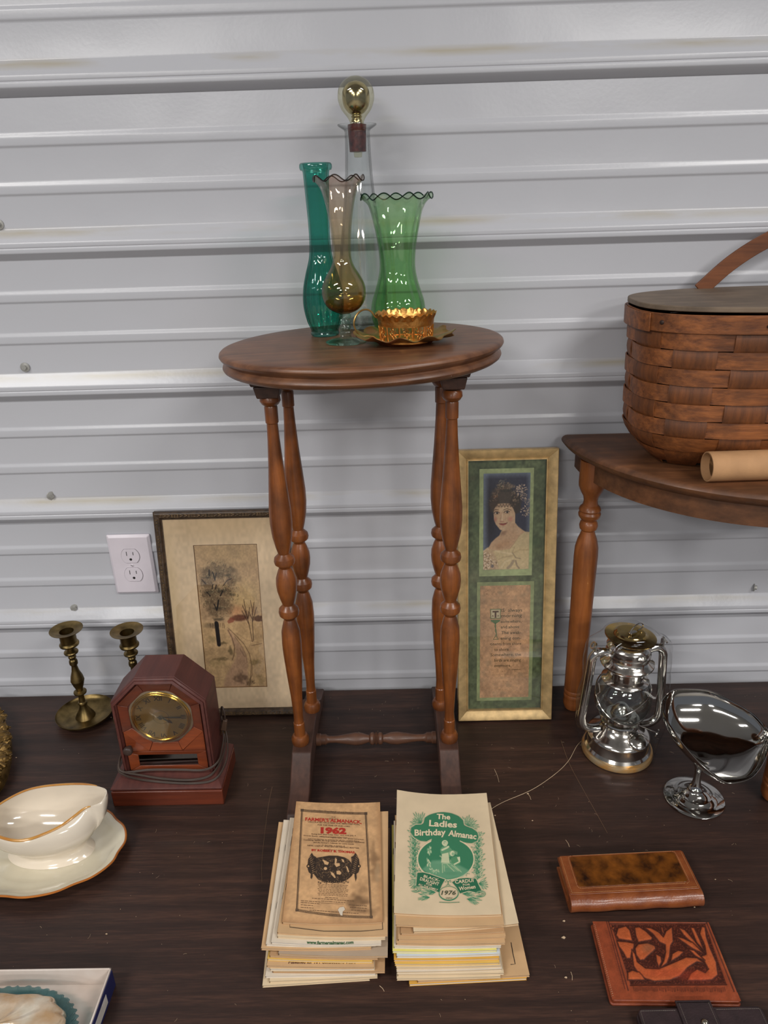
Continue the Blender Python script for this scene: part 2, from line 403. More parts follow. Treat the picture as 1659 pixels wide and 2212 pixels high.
# folding table with a wood-grain laminate top
def laminate():
    m, t, b, N, L = nt('walnut_laminate')
    tc = N.new('ShaderNodeTexCoord')
    def noise(sc, vec, det=6, rough=.6, dist=0):
        mp = N.new('ShaderNodeMapping'); mp.inputs['Scale'].default_value = vec; L.new(tc.outputs['Object'], mp.inputs[0])
        n = N.new('ShaderNodeTexNoise'); n.inputs['Scale'].default_value = sc; n.inputs['Detail'].default_value = det
        n.inputs['Roughness'].default_value = rough; n.inputs['Distortion'].default_value = dist; L.new(mp.outputs[0], n.inputs[0]); return n.outputs[0]
    a = noise(1, (3.2, 62, 62), 8, .68, .25); c = noise(1, (.9, 9, 9), 4, .5, .8); d = noise(1, (26, 420, 100), 3, .6)
    def mth(op, x, y):
        n = N.new('ShaderNodeMath'); n.operation = op
        for i, q in enumerate((x, y)):
            if isinstance(q, (int, float)): n.inputs[i].default_value = q
            else: L.new(q, n.inputs[i])
        return n.outputs[0]
    s = mth('ADD', mth('MULTIPLY', a, .5), mth('ADD', mth('MULTIPLY', c, .22), mth('MULTIPLY', d, .28)))
    r = N.new('ShaderNodeValToRGB'); e = r.color_ramp.elements
    e[0].position = .36; e[0].color = lin((36, 24, 20)); e[1].position = .64; e[1].color = lin((78, 53, 42))
    e2 = e.new(.5); e2.color = lin((52, 35, 29)); L.new(s, r.inputs[0]); L.new(r.outputs[0], b.inputs['Base Color'])
    b.inputs['Roughness'].default_value = .46; b.inputs['Specular IOR Level'].default_value = .45
    bp_ = N.new('ShaderNodeBump'); bp_.inputs['Strength'].default_value = .15; bp_.inputs['Distance'].default_value = .0004; L.new(d, bp_.inputs['Height']); L.new(bp_.outputs[0], b.inputs['Normal'])
    return m
M_lam = laminate()
ft = thing('folding_table', 'long folding table with dark walnut-grain laminate top carrying all the goods', 'table', (0, -.4, -.76))
MB().box(-1.22, 1.22, -.765, -.0145, -.019, 0).build('tabletop', M_lam, ft, world=True)
M_blk = mat('black_trim', (30, 28, 27), .5)
mb = MB().box(-1.225, 1.225, -.7685, -.7655, -.021, .0005); mb.box(-1.225, -1.2205, -.7655, -.0145, -.021, .0005); mb.box(1.2205, 1.225, -.7655, -.0145, -.021, .0005)
mb.build('edge_band', M_blk, ft, world=True)
M_steelgrey = mat('grey_enamel', (95, 92, 88), .4, metal=.5)
for sx in (-1, 1):
    for yy in (-.68, -.12):
        MB().tube([(sx*.95, yy, -.02), (sx*1.02, yy, -.76)], .0125, 12).build('leg', M_steelgrey, ft, world=True)
    MB().tube([(sx*1.0, -.68, -.55), (sx*1.0, -.12, -.55)], .009, 10).build('crossbar', M_steelgrey, ft, world=True)

# ================================================================== wall outlet
M_plas = mat('white_plastic', (222, 214, 222), .35, var=.02)
M_slot = mat('slot_dark', (30, 28, 28), .6, var=.02)
o_c = at(285.5, 1221, y=-.008)
ol = thing('wall_outlet', 'white duplex wall outlet with screw on the steel wall', 'outlet', (o_c[0], -.0015, o_c[2]))
hw, hh = .0403, .0615
def rr(w, h, r, n=5, cx=0, cy=0):
    out = []
    for sx, sy, a0 in ((1, 1, 0), (-1, 1, 90), (-1, -1, 180), (1, -1, 270)):
        for k in range(n+1):
            a = R_(a0+90*k/n); out.append((cx+sx*(w-r)+r*math.cos(a), cy+sy*(h-r)+r*math.sin(a)))
    return out
mb = MB(); lo = rr(hw, hh, .002, 3); hi = rr(hw-.0045, hh-.0045, .002, 3); n = len(lo)
v = [(x, 0, z) for x, z in lo]+[(x, -.0025, z) for x, z in lo]+[(x, -.0065, z) for x, z in hi]
mb.add(v, [(i, (i+1) % n, n+(i+1) % n, n+i) for i in range(n)]+[(n+i, n+(i+1) % n, 2*n+(i+1) % n, 2*n+i) for i in range(n)]+[tuple(range(2*n, 3*n)), tuple(range(n-1, -1, -1))])
mb.build('cover_plate', M_plas, ol, ang=20)
for sz in (.0195, -.0195):
    pts = []
    for k in range(40):
        a = 2*PI*k/40; x = .0172*math.cos(a); z = max(-.0140, min(.0140, .0172*math.sin(a))); pts.append((x, z+sz))
    rc = MB().prism(pts, -.0080, -.006, 'y').build('receptacle', M_plas, ol, bevel=.0004)
    g = MB(); g.prism([(x*1.035, (z-sz)*1.04+sz) for x, z in pts], -.00665, -.0064, 'y'); g.build('gap', mat('gap_grey', (120, 115, 118), .6), rc)
    sl = MB(); sl.box(-.0068, -.0056, -.00815, -.0078, sz+.001, sz+.0095); sl.box(.0054, .0066, -.00815, -.0078, sz+.002, sz+.0085)
    sl.prism([(.0026*math.cos(a), sz-.0065+(.0026*math.sin(a) if math.sin(a) < 0 else .0026*math.sin(a)*.9)) for a in [2*PI*i/14 for i in range(14)]], -.00815, -.0078, 'y')
    sl.build('slot', M_slot, rc)
mb = MB(); mb.lathe([(.0001, 0), (.0032, 0), (.0030, .001), (.0018, .0016), (.0001, .0018)], 20, M=Matrix.Translation((0, -.0064, 0)) @ Matrix.Rotation(PI/2, 4, 'X'))
sc = mb.build('screw', M_plas, ol); MB().box(-.0024, .0024, -.0084, -.0079, -.0004, .0004, M=Matrix.Rotation(.6, 4, 'Y')).build('slot', M_slot, sc)

# ================================================================== oval side table in the middle
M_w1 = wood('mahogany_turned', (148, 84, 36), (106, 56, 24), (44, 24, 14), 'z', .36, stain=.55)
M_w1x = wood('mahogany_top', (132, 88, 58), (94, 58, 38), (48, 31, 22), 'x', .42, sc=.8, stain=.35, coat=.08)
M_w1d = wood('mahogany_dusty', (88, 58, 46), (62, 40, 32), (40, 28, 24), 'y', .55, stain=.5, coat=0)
TCX, TCY, TZ = -.042, -.192, .727
st = thing('side_table', 'small oval side table with four turned legs standing on the brown tabletop', 'table', (TCX, TCY, 0))
A_, B_ = .2, .174
TILT = math.tan(R_(1.3))
prof = [(0, .699), (-.02, .698), (-.013, .6965), (-.0085, .6985), (-.0045, .7015), (-.0032, .7045), (-.0042, .7075), (-.0072, .7098), (-.0088, .7118), (-.0078, .7135), (-.0048, .7152), (-.0015, .7178), (0, .7208), (-.0008, .7238), (-.003, .7258), (-.0075, .727), (-.03, .7272)]
mb = MB(); n = 112; v = []
pr = [p for p in prof if p[0] != 0 or p[1] > .71]
pr = [(-.16, .6965)]+[p for p in prof[1:]]
for dr, z in pr:
    for i in range(n):
        a = 2*PI*i/n; v.append(((A_+dr)*math.cos(a), (B_+dr)*math.sin(a) if B_+dr > .01 else .01*math.sin(a), z))
m_ = len(pr)
mb.add(v, [(k*n+i, k*n+(i+1) % n, (k+1)*n+(i+1) % n, (k+1)*n+i) for k in range(m_-1) for i in range(n)]+[tuple(range((m_-1)*n, m_*n)), tuple(range(n-1, -1, -1))])
tt = mb.build('tabletop', M_w1x, st); tt.rotation_euler = (0, -R_(1.3), 0); tt.location = (TILT*.712, 0, 0)
legp = [(.014, .062), (.0150, .066), (.0150, .072), (.012, .078), (.0095, .0795), (.0092, .081), (.0092, .1035), (.0082, .105), (.0078, .12), (.0096, .16), (.0126, .20), (.0150, .24), (.0156, .262), (.0147, .284), (.0108, .300), (.0086, .3055), (.0112, .309), (.0153, .3135), (.0162, .319), (.0153, .3245), (.0106, .3295), (.0090, .332), (.0122, .343), (.0154, .357), (.0162, .368), (.0155, .379), (.0120, .390), (.0092, .3965), (.0106, .3995), (.0151, .4035), (.0162, .408), (.0151, .4135), (.0106, .418), (.0086, .4205), (.0112, .430), (.0150, .449), (.0168, .470), (.0166, .490), (.0144, .52), (.0112, .56), (.0088, .60), (.0079, .6245), (.0093, .626), (.0093, .648), (.0086, .650), (.012, .6525), (.0147, .657), (.0142, .663), (.012, .6665)]
lm = MB().lathe(legp, 28).build('leg', M_w1, st, ang=28)
legs = [(-.170, -.240), (.083, -.240), (-.158, -.152), (.074, -.152)]
lm.location = (legs[0][0]-TCX, legs[0][1]-TCY, 0)
for lx, ly in legs[1:]:
    o = lm.copy(); COL.objects.link(o); o.location = (lx-TCX, ly-TCY, 0); o.rotation_euler = (0, 0, lx*9)
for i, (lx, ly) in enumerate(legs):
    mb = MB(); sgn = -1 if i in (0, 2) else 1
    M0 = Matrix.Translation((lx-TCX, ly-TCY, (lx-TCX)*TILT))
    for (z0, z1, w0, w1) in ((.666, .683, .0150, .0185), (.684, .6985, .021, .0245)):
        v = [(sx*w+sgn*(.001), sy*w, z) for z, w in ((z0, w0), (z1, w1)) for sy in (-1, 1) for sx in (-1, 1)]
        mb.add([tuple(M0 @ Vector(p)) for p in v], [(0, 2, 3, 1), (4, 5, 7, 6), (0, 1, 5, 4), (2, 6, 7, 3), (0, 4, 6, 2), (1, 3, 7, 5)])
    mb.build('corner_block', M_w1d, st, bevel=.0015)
foot = [(-.365, 0), (-.368, .012), (-.36, .020), (-.335, .024), (-.305, .034), (-.285, .048), (-.272, .056), (-.266, .062), (-.124, .062), (-.118, .056), (-.105, .048), (-.085, .034), (-.055, .024), (-.035, .020), (-.027, .012), (-.03, 0), (-.07, 0), (-.10, .012), (-.14, .02), (-.25, .02), (-.295, .012), (-.325, 0)]
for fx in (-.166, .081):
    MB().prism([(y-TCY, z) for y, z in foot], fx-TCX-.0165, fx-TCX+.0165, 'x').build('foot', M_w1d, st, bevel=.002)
spp = [(.011, 0), (.011, .006), (.0095, .008), (.0095, .016), (.0075, .018), (.0062, .022), (.0064, .035), (.0095, .055), (.0115, .068), (.0105, .079), (.007, .089), (.0065, .092), (.0105, .095), (.0112, .099), (.0085, .102), (.0118, .1045)]
L_ = .2125; spp = [(r, z*L_/2/.1045) for r, z in spp]; spp = spp+[(r, L_-z) for r, z in spp[-2::-1]]
MB().lathe(spp, 24, M=Matrix.Translation((-.149-TCX, 0, .026)) @ Matrix.Rotation(PI/2, 4, 'Y')).build('stretcher', wood('stretcher_wood', (112, 74, 52), (80, 50, 36), (48, 32, 26), 'x', .5), st, ang=28)

# ------------------------------------------------------------------ glass on the side table
def shell(prof, th):
    """closed profile with an inner wall"""
    pr = smoothprof(prof, 4); inn = []
    for r, z in pr[::-1]:
        if r > th*1.5: inn.append((r-th, max(z, th*1.5)))
    return pr+inn
G_teal = glass('teal_glass', [(0, (.36, .75, .68)), (.24, (.44, .79, .73))], 1., 1.5, dk=.3)
tv = thing('bud_vase', 'tall teal green glass bud vase with fluted bulging base', 'vase', (-.098, -.126, TZ+(-.098-TCX)*TILT+.0002))
def tmod(a, r, z, k): return r*(1+.05*math.cos(18*a)*max(0, min(1, (.14-z)/.05))*max(0, min(1, (z-.008)/.015))), z
tp = [(.0195, 0), (.0212, .003), (.0205, .008), (.0245, .020), (.0285, .042), (.0275, .066), (.0225, .088), (.0170, .108), (.0152, .126), (.0152, .155), (.0166, .190), (.0180, .218), (.0186, .2225), (.0188, .2235)]
pts = smoothprof(tp, 4)
inner = [(max(r-.0022, .0005), max(z, .007)) for r, z in pts[::-1]]+[(.0005, .007)]
MB().lathe([(.0005, .0012)]+pts+[(.0215, .2242), (.0226, .2272), (.0224, .2310), (.0208, .2332), (.0180, .2325)]+inner, 90, mod=tmod).build('vase_body', G_teal, tv, ang=80)
G_dec = glass('clear_glass', [(0, (.97, .98, .975))], 1., 1.5, dk=.22)
dc = thing('decanter', 'tall clear glass decanter with silvered ball stopper behind the vases', 'decanter', (-.041, -.066, TZ+(-.041-TCX)*TILT+.0002))
dp = [(.0300, 0), (.0345, .004), (.0355, .014), (.0372, .045), (.0355, .085), (.030, .13), (.0242, .175), (.0205, .21), (.0186, .24), (.0178, .268), (.0182, .274), (.022, .277), (.0272, .2805), (.0276, .2825)]
pts = smoothprof(dp, 4)
inner = [(max(r-.002, .0005), max(z, .012)) for r, z in pts[::-1][2:]]
MB().lathe([(.0005, .003)]+pts+inner+[(.0005, .012)], 64).build('bottle', G_dec, dc, ang=70)
MB().lathe([(.0302, .006)]+[(.031, .008), (.031, .0105), (.0005, .011)], 48, mod=lambda a, r, z, k: (r, z+.0012*math.sin(23*a)*(k > 1))).build('base_ring', glass('base_ring_glass', [(0, (.75, .78, .78))], .9, 1.5, rough=.15), dc)
ctop = .281
ck = MB().lathe([(.0001, ctop-.035), (.0118, ctop-.034), (.0132, ctop-.004), (.0132, ctop+.001), (.0001, ctop+.001)], 28, mod=lambda a, r, z, k: (r*(1+.02*math.sin(7*a+z*900)), z)).build('stopper', mat('cork_stain', (92, 40, 30), .35, vs=160, var=.35, bump=.4), dc, label='dark red-brown stained cork stopper')
bo = smoothprof([(.0001, ctop-.041), (.005, ctop-.041), (.006, ctop-.036), (.010, ctop-.001), (.0100, ctop+.004), (.0135, ctop+.0105), (.0212, ctop+.020), (.0256, ctop+.033), (.0240, ctop+.046), (.0170, ctop+.0555), (.0070, ctop+.0605), (.0001, ctop+.061)], 4)
MB().lathe(bo, 48).build('ball_shell', glass('straw_glass', [(0, (.93, .92, .80))], .8, 1.5), ck, ang=80)
M_merc = mat('mercury_silver', (205, 192, 160), .16, metal=1, vs=90, var=.2, bump=.15, bs=60)
MB().lathe(smoothprof([(.0001, ctop+.001), (.0075, ctop+.001), (.0078, ctop+.006), (.0066, ctop+.0085), (.0078, ctop+.011), (.0066, ctop+.013), (.0115, ctop+.0158), (.0175, ctop+.0235), (.0195, ctop+.034), (.0178, ctop+.0445), (.0105, ctop+.0525), (.0001, ctop+.0555)], 4), 48).build('silvered_ball', M_merc, ck, ang=80)
G_gr = glass('green_glass', [(0, (.70, .93, .66)), (.08, (.76, .95, .72)), (.15, (.82, .965, .79)), (.19, (.87, .97, .85))], 1., 1.5, dk=.4)
gv = thing('vase', 'light green swirled glass vase with ruffled rim', 'vase', (.012, -.122, TZ+(.012-TCX)*TILT+.0002))
def gmod(a, r, z, k):
    t = max(0, min(1, (z-.165)/.022)); s = max(0, min(1, (.175-z)/.03))
    return r*(1+.032*math.sin(12*a+32*z)*s)+.0015*t*math.sin(9*a+1.57), z+.0042*t*t*math.sin(9*a)
gp = [(.028, 0), (.0325, .003), (.0365, .014), (.0388, .028), (.0375, .042), (.0335, .056), (.029, .07), (.0258, .085), (.0250, .098), (.0262, .115), (.0290, .133), (.0325, .150), (.0365, .165), (.0405, .176), (.0462, .1835), (.0500, .1855)]
pts = smoothprof(gp, 4); inner = [(max(r-.0016, .0005), max(z, .005)) for r, z in pts[::-1]]+[(.0005, .005)]
MB().lathe([(.0005, .001)]+pts+inner, 120, mod=gmod).build('vase_body', G_gr, gv, ang=80)
G_lip = glass('dark_green_lip', [(0, (.10, .25, .17))], .3, 1.5)
MB().tube([((.0500+.0015*math.sin(9*a+1.57))*math.cos(a), (.0500+.0015*math.sin(9*a+1.57))*math.sin(a), .1857+.0042*math.sin(9*a)) for a in [2*PI*i/180 for i in range(180)]], .0009, 6, closed=True).build('rim', G_lip, gv, label='darker green ruffled rim')
G_am = glass('amber_glass', [(0, (.92, .98, .95)), (.030, (.92, .98, .93)), (.045, (.80, .52, .25)), (.056, (.90, .74, .46)), (.075, (.94, .86, .66)), (.13, (.96, .89, .77)), (.21, (.975, .92, .885))], 1., 1.5, dk=.4)
av = thing('bud_vase', 'amber and pink glass bud vase with ruffled rim, bulb and clear twisted stem', 'vase', (-.063, -.198, TZ+(-.063-TCX)*TILT+.0002))
ap = [(.0070, .040), (.014, .0425), (.0215, .047), (.0278, .056), (.0303, .068), (.0283, .080), (.022, .092), (.0152, .103), (.0122, .113), (.0122, .128), (.0136, .148), (.016, .166), (.0195, .184), (.0245, .200), (.0300, .2085), (.0328, .2105)]
def amod(a, r, z, k):
    t = max(0, min(1, (z-.18)/.03)); s = max(0, min(1, (z-.10)/.02))
    return r*(1+.03*math.sin(8*a+14*z)*s), z+.0036*t*t*math.sin(7*a+.6)
pts = smoothprof(ap, 4); inner = [(max(r-.0014, .0005), max(z, .043)) for r, z in pts[::-1]]+[(.0005, .043)]
MB().lathe([(.0005, .0395)]+pts+inner, 96, mod=amod).build('vase_body', G_am, av, ang=80)
MB().tube([(.0328*(1+.03*math.sin(8*a+14*.2105))*math.cos(a), .0328*(1+.03*math.sin(8*a+14*.2105))*math.sin(a), .2107+.0036*math.sin(7*a+.6)) for a in [2*PI*i/160 for i in range(160)]], .0008, 6, closed=True).build('rim', glass('smoky_lip', [(0, (.28, .20, .18))], .3, 1.5), av, label='dark ruffled rim')
stp = smoothprof([(.0275, .0002), (.0285, .0012), (.0270, .0022), (.018, .0045), (.0085, .0072), (.0068, .011), (.0072, .014), (.0058, .017), (.0072, .021), (.0058, .025), (.0074, .029), (.0062, .033), (.0085, .0365), (.0072, .0398)], 4)
MB().lathe([(.0005, .0004)]+stp+[(.0005, .0398)], 60, mod=lambda a, r, z, k: (r*(1+(.16*math.sin(5*a+260*z) if .009 < z < .036 else 0)), z)).build('stem_and_foot', glass('stem_glass', [(0, (.80, .93, .87))], .9, 1.5), av, ang=80)

# brass filigree cup holder on a leaf saucer
def brass(name, col, rough=.28, var=.2, bump=.2, bs=120, metal=1): return mat(name, col, rough, metal=metal, var=var, vs=70, bump=bump, bs=bs)
M_gold = brass('gilt_brass', (226, 160, 84), .3)
M_cop = brass('copper_brass', (190, 132, 92), .36)
sa = thing('saucer', 'gilt leaf-edged saucer under the filigree cup on the oval table', 'saucer', (.019, -.224, TZ+(.019-TCX)*TILT+.0002))
def smod(a, r, z, k):
    t = max(0, (r-.040)/.028); f = .5+.5*math.sin(11*a)+.35*math.sin(23*a+1)
    return r*(1+.06*t*(f-.5)), z+.003*t*math.sin(11*a+1)
pr = smoothprof([(.0003, .003), (.030, .003), (.034, .0035), (.042, .0065), (.052, .0095), (.062, .0120), (.068, .0145)], 4)
lo_ = [(r, z-.0011) for r, z in pr[::-1]]
M_leaf = mat('leaf_enamel', (150, 142, 84), .35, metal=.8, vs=45, col2=(196, 134, 92), bump=.6, bs=140)
MB().lathe(pr+lo_, 132, sy=.84, mod=smod).build('dish', M_leaf, sa, ang=60)
MB().lathe([(.030, 0), (.036, 0), (.040, .003), (.044, .006), (.032, .0035)], 64, sy=.84).build('foot_ring', M_cop, sa)
cu_ = thing('filigree_cup', 'pierced gilt brass cup holder with wire handle on the saucer', 'cup', (.021, -.226, TZ+.0034+(.021-TCX)*TILT+.0002))
MB().lathe([(.0003, 0), (.034, 0), (.0352, .001), (.0352, .0025), (.0003, .0025)], 64).build('cup_base', M_gold, cu_)
# pierced wall: posts, petals and rings as real openwork
mb = MB(); NF = 12
def cyl(a, r, z): return (r*math.cos(a), r*math.sin(a), z)
def ribbon(mb, pts, wd, th=.0009, r0=.0355, r1=.0385, z0=.002, z1=.036):
    L = []
    for i, (a, z) in enumerate(pts):
        r = r0+(r1-r0)*(z-z0)/(z1-z0); L.append(cyl(a, r, z))
    mb.tube(L, wd/2, 6, flat=.6)
for k in range(NF):
    a0 = 2*PI*k/NF; da = 2*PI/NF
    ribbon(mb, [(a0-da/2, .002), (a0-da/2, .023)], .0022)
    for i in range(6):
        ph = PI/3*i+PI/6
        cxx, czz = a0+math.cos(ph)*.085, .0125+math.sin(ph)*.0058
        ex, ez = math.cos(ph)*.095, math.sin(ph)*.0052
        pts = [(cxx+ex*math.cos(t)*.62-math.sin(ph)*.042*math.sin(t), czz+ez*math.cos(t)*.62+math.cos(ph)*.0026*math.sin(t)) for t in [2*PI*q/10 for q in range(11)]]
        ribbon(mb, pts, .0012)
    ribbon(mb, [(a0+math.cos(t)*.028, .0125+math.sin(t)*.0012) for t in [2*PI*q/8 for q in range(9)]], .0016)
mb.lathe([(.0350, .001), (.0362, .001), (.0362, .0035), (.0352, .0035)], 60, close=True)
mb.build('filigree_band', M_gold, cu_, ang=60)
def cmod(a, r, z, k): return r*(1+.018*math.sin(12*a)*max(0, (z-.026)/.012)), z+.0014*math.sin(24*a)*(z > .033)
pr = smoothprof([(.0372, .0225), (.0378, .026), (.0384, .030), (.0398, .0345), (.0412, .0375)], 3)
MB().lathe(pr+[(r-.0012, z) for r, z in pr[::-1]], 120, mod=cmod, close=True).build('scalloped_rim', brass('gilt_rim', (232, 172, 96), .3, bump=.7, bs=220), cu_, ang=60)
hp = smoothprof([(-.0375, 0, .031), (-.042, 0, .034), (-.046, 0, .040), (-.052, 0, .0435), (-.060, 0, .0425), (-.067, 0, .036), (-.070, 0, .026), (-.067, 0, .016), (-.060, 0, .0095), (-.052, 0, .0085), (-.045, 0, .007), (-.040, 0, .003), (-.0355, 0, .0022)], 4)
MB().tube([(x, -.012*abs(x+.0355)/.035, z) for x, y, z in hp], .0012, 8).build('handle', brass('brass_wire', (196, 158, 96), .3), cu_)

# ================================================================== half-round table on the right
M_w2 = wood('oak_dark', (124, 80, 50), (84, 52, 32), (50, 34, 24), 'x', .5, sc=.7, stain=.45, coat=.05)
M_w2l = wood('oak_leg', (166, 98, 48), (128, 70, 32), (70, 40, 22), 'z', .4, stain=.35)
HX, HY, HZ, HR = .600, -.022, .528, .310
ht = thing('half_round_table', 'half-round wooden table with turned legs against the wall', 'table', (HX, HY, .0004))
def halfdisc(R, z0, z1, mb, prof=None):
    prof = prof or [(0, z0), (0, z1)]
    n = 80; v = []
    for dr, z in prof:
        for i in range(n+1):
            a = PI+PI*i/n; v.append(((R+dr)*math.cos(a), (R+dr)*math.sin(a), z))
    m = len(prof); f = [(k*(n+1)+i, k*(n+1)+i+1, (k+1)*(n+1)+i+1, (k+1)*(n+1)+i) for k in range(m-1) for i in range(n)]
    f += [tuple((m-1)*(n+1)+i for i in range(n+1)), tuple(n-i for i in range(n+1)), tuple(k*(n+1) for k in range(m))[::-1], tuple(k*(n+1)+n for k in range(m))]
    mb.add(v, f)
mb = MB(); halfdisc(HR, 0, 0, mb, [(-.025, HZ-.024), (-.018, HZ-.0235), (-.006, HZ-.017), (-.001, HZ-.011), (0, HZ-.007), (-.002, HZ-.003), (-.006, HZ-.0006), (-.010, HZ)])
mb.build('tabletop', M_w2, ht)
mb = MB(); n = 64; v = []
for R0, z in ((HR-.026, HZ-.0245), (HR-.026, HZ-.058), (HR-.044, HZ-.058), (HR-.044, HZ-.0245)):
    for i in range(n+1):
        a = PI+PI*i/n; v.append((R0*math.cos(a), R0*math.sin(a), z))
mb.add(v, [(k*(n+1)+i, k*(n+1)+i+1, ((k+1) % 4)*(n+1)+i+1, ((k+1) % 4)*(n+1)+i) for k in range(4) for i in range(n)]+[(0, n+1, 2*n+2, 3*n+3), (n, 3*n+3+n, 2*n+2+n, 2*n+1)])
mb.build('apron', M_w2, ht)
lp = [(.010, 0), (.0155, .003), (.0182, .010), (.0190, .018), (.0178, .0255), (.0186, .028), (.0188, .033), (.0176, .0355), (.0187, .038), (.0188, .043), (.0176, .0455), (.0186, .048), (.0185, .06), (.0190, .15), (.0203, .29), (.0207, .325), (.0200, .342), (.0165, .358), (.0124, .369), (.0110, .3745), (.0145, .378), (.0158, .384), (.0145, .390), (.0116, .3935), (.0150, .397), (.0182, .4015), (.0190, .4065), (.0170, .4105), (.0186, .4135), (.0172, .418), (.0128, .4225), (.0116, .430), (.0130, .438), (.0180, .447), (.0216, .456), (.0222, .463), (.0220, .503)]
l0 = MB().lathe(lp, 32).build('leg', M_w2l, ht, ang=30)
l0.location = (.3325-HX, -.083-HY, 0)
for x, y in ((.8725, -.083), (.600, -.322)):
    o = l0.copy(); COL.objects.link(o); o.location = (x-HX, y-HY, 0); o.rotation_euler = (0, 0, 2+x)

# ================================================================== splint basket
M_spl = wood('splint_hickory', (158, 94, 48), (92, 50, 26), (50, 30, 20), 'x', .5, sc=1.5, stain=.45, coat=0, bump=1.)
M_spv = wood('splint_upright', (130, 74, 34), (90, 50, 24), (48, 28, 16), 'z', .55, sc=1.3, stain=.4, coat=0, bump=1.)
M_lid = wood('lid_board', (128, 110, 92), (100, 84, 68), (66, 54, 44), 'x', .6, sc=.6, stain=.4, coat=0)
BX, BY, BZ = .640, -.150, HZ
bk = thing('picnic_basket', 'lidded woven splint basket standing on the half-round table', 'basket', (BX, BY, BZ))
BA, BB = .286, .112
NS = 18
def sup(t, a, b, e=3.0):
    c, s = math.cos(t), math.sin(t)
    return (a*math.copysign(abs(c)**(2/e), c), b*math.copysign(abs(s)**(2/e), s))
_t = [2*PI*i/2000+PI/2 for i in range(2001)]; _p = [sup(t, BA, BB) for t in _t]
_l = [0]
for i in range(2000): _l.append(_l[-1]+math.dist(_p[i], _p[i+1]))
PER = _l[-1]
def sec(s, z):
    """point on the basket wall: s = arc length fraction (0..1), z = height above the table"""
    s = (s % 1)*PER; i = min(1999, np.searchsorted(_l, s, side='right')-1); k = (s-_l[i])/(_l[i+1]-_l[i]+1e-12)
    x = _p[i][0]*(1-k)+_p[i+1][0]*k; y = _p[i][1]*(1-k)+_p[i+1][1]*k
    j = (i+6) % 2000; tx, ty = _p[j][0]-_p[i][0], _p[j][1]-_p[i][1]; L = math.hypot(tx, ty)
    ins = .045*max(0, (.062-z)/.062)**1.7+.008*max(0, (.24-z)/.24)*(1 if y < 0 else 0)*min(1, abs(y)/BB)+.010*max(0, (.24-z)/.24)*(1 if x < 0 else 0)*min(1, abs(x)/BA)**8
    nx, ny = ty/L, -tx/L
    if nx*x+ny*y < 0: nx, ny = -nx, -ny
    return x, y, nx, ny, ins
ROWS = 7; PIT = .0247; ZT = .2060; PH = .0
def off(si, row):      # radial offset of weaver at arc fraction si: outside (+) over odd/even stakes
    return .0024*math.cos(PI*(si*NS+row+PH))
for r in range(ROWS+1):
    zc = ZT-PIT*(r+.5); hw_ = PIT*.47; mb = MB()
    if zc < .01: zc = .0135
    nseg = NS*10; v = []
    for i in range(nseg):
        s = i/nseg
        for zz, rad in ((zc-hw_, .0011), (zc, .0013), (zc+hw_, .0011)):
            x, y, nx, ny, ins = sec(s, max(zz, 0)); o_ = off(s, r)+rad-ins; v.append((x+nx*o_, y+ny*o_, max(zz, .0012)))
        for zz in (zc+hw_, zc-hw_):
            x, y, nx, ny, ins = sec(s, max(zz, 0)); o_ = off(s, r)-.0007-ins; v.append((x+nx*o_, y+ny*o_, max(zz, .0012)))
    f = []
    for i in range(nseg):
        j = (i+1) % nseg
        for k in range(5): f.append((i*5+k, j*5+k, j*5+(k+1) % 5, i*5+(k+1) % 5))
    mb.add(v, f).build('weaver_splint', M_spl, bk, ang=50)
for j in range(NS):
    mb = MB(); v = []; wS = .0285/PER; sc_ = (j-PH)/NS
    zs = [.0015, .004, .010, .018]+[.026+.0062*i for i in range(31)]; m = len(zs)
    for z in zs:
        row = (ZT-z)/PIT-.5
        for ds in (-1, -.5, 0, .5, 1):
            s = sc_+ds*wS; x, y, nx, ny, ins = sec(s, z)
            o_ = -.0024*math.cos(PI*(row+j))-ins+.0002; v.append((x+nx*o_, y+ny*o_, z))
    base = len(v); v += [(p[0]-(.0009 if p[0] > 0 else -.0009)*0, p[1], p[2]) for p in v]
    v = v[:base]+[(v[i][0]-sec(sc_, .1)[2]*.0014, v[i][1]-sec(sc_, .1)[3]*.0014, v[i][2]) for i in range(base)]
    f = [(a*5+b, a*5+b+1, (a+1)*5+b+1, (a+1)*5+b) for a in range(m-1) for b in range(4)]
    f += [tuple(q+base for q in ff[::-1]) for ff in f]
    for a in range(m-1): f += [(a*5, (a+1)*5, (a+1)*5+base, a*5+base), (a*5+4, a*5+4+base, (a+1)*5+4+base, (a+1)*5+4)]
    mb.add(v, f).build('upright_splint', M_spv, bk, ang=50)
def band(z0, z1, o0, o1, s0, s1, n, name, m_, parent=bk, lab=None):
    v = []
    for i in range(n+1):
        s = s0+(s1-s0)*i/n
        for z, o_ in ((z0, o0), (z0, o1), (z1, o1), (z1, o0)):
            x, y, nx, ny, ins = sec(s, z); v.append((x+nx*(o_-ins), y+ny*(o_-ins), z))
    f = [(i*4+k, (i+1)*4+k, (i+1)*4+(k+1) % 4, i*4+(k+1) % 4) for i in range(n) for k in range(4)]+[(0, 1, 2, 3), (n*4+3, n*4+2, n*4+1, n*4)]
    return MB().add(v, f).build(name, m_, parent, bevel=.0007, label=lab)
band(.2050, .2300, .0030, .0058, 0, 1, 240, 'rim_band', M_spl)
sL = .25
band(.2035, .2290, .0062, .0088, sL-.045, sL+.0385, 30, 'rim_overlap', M_spl)
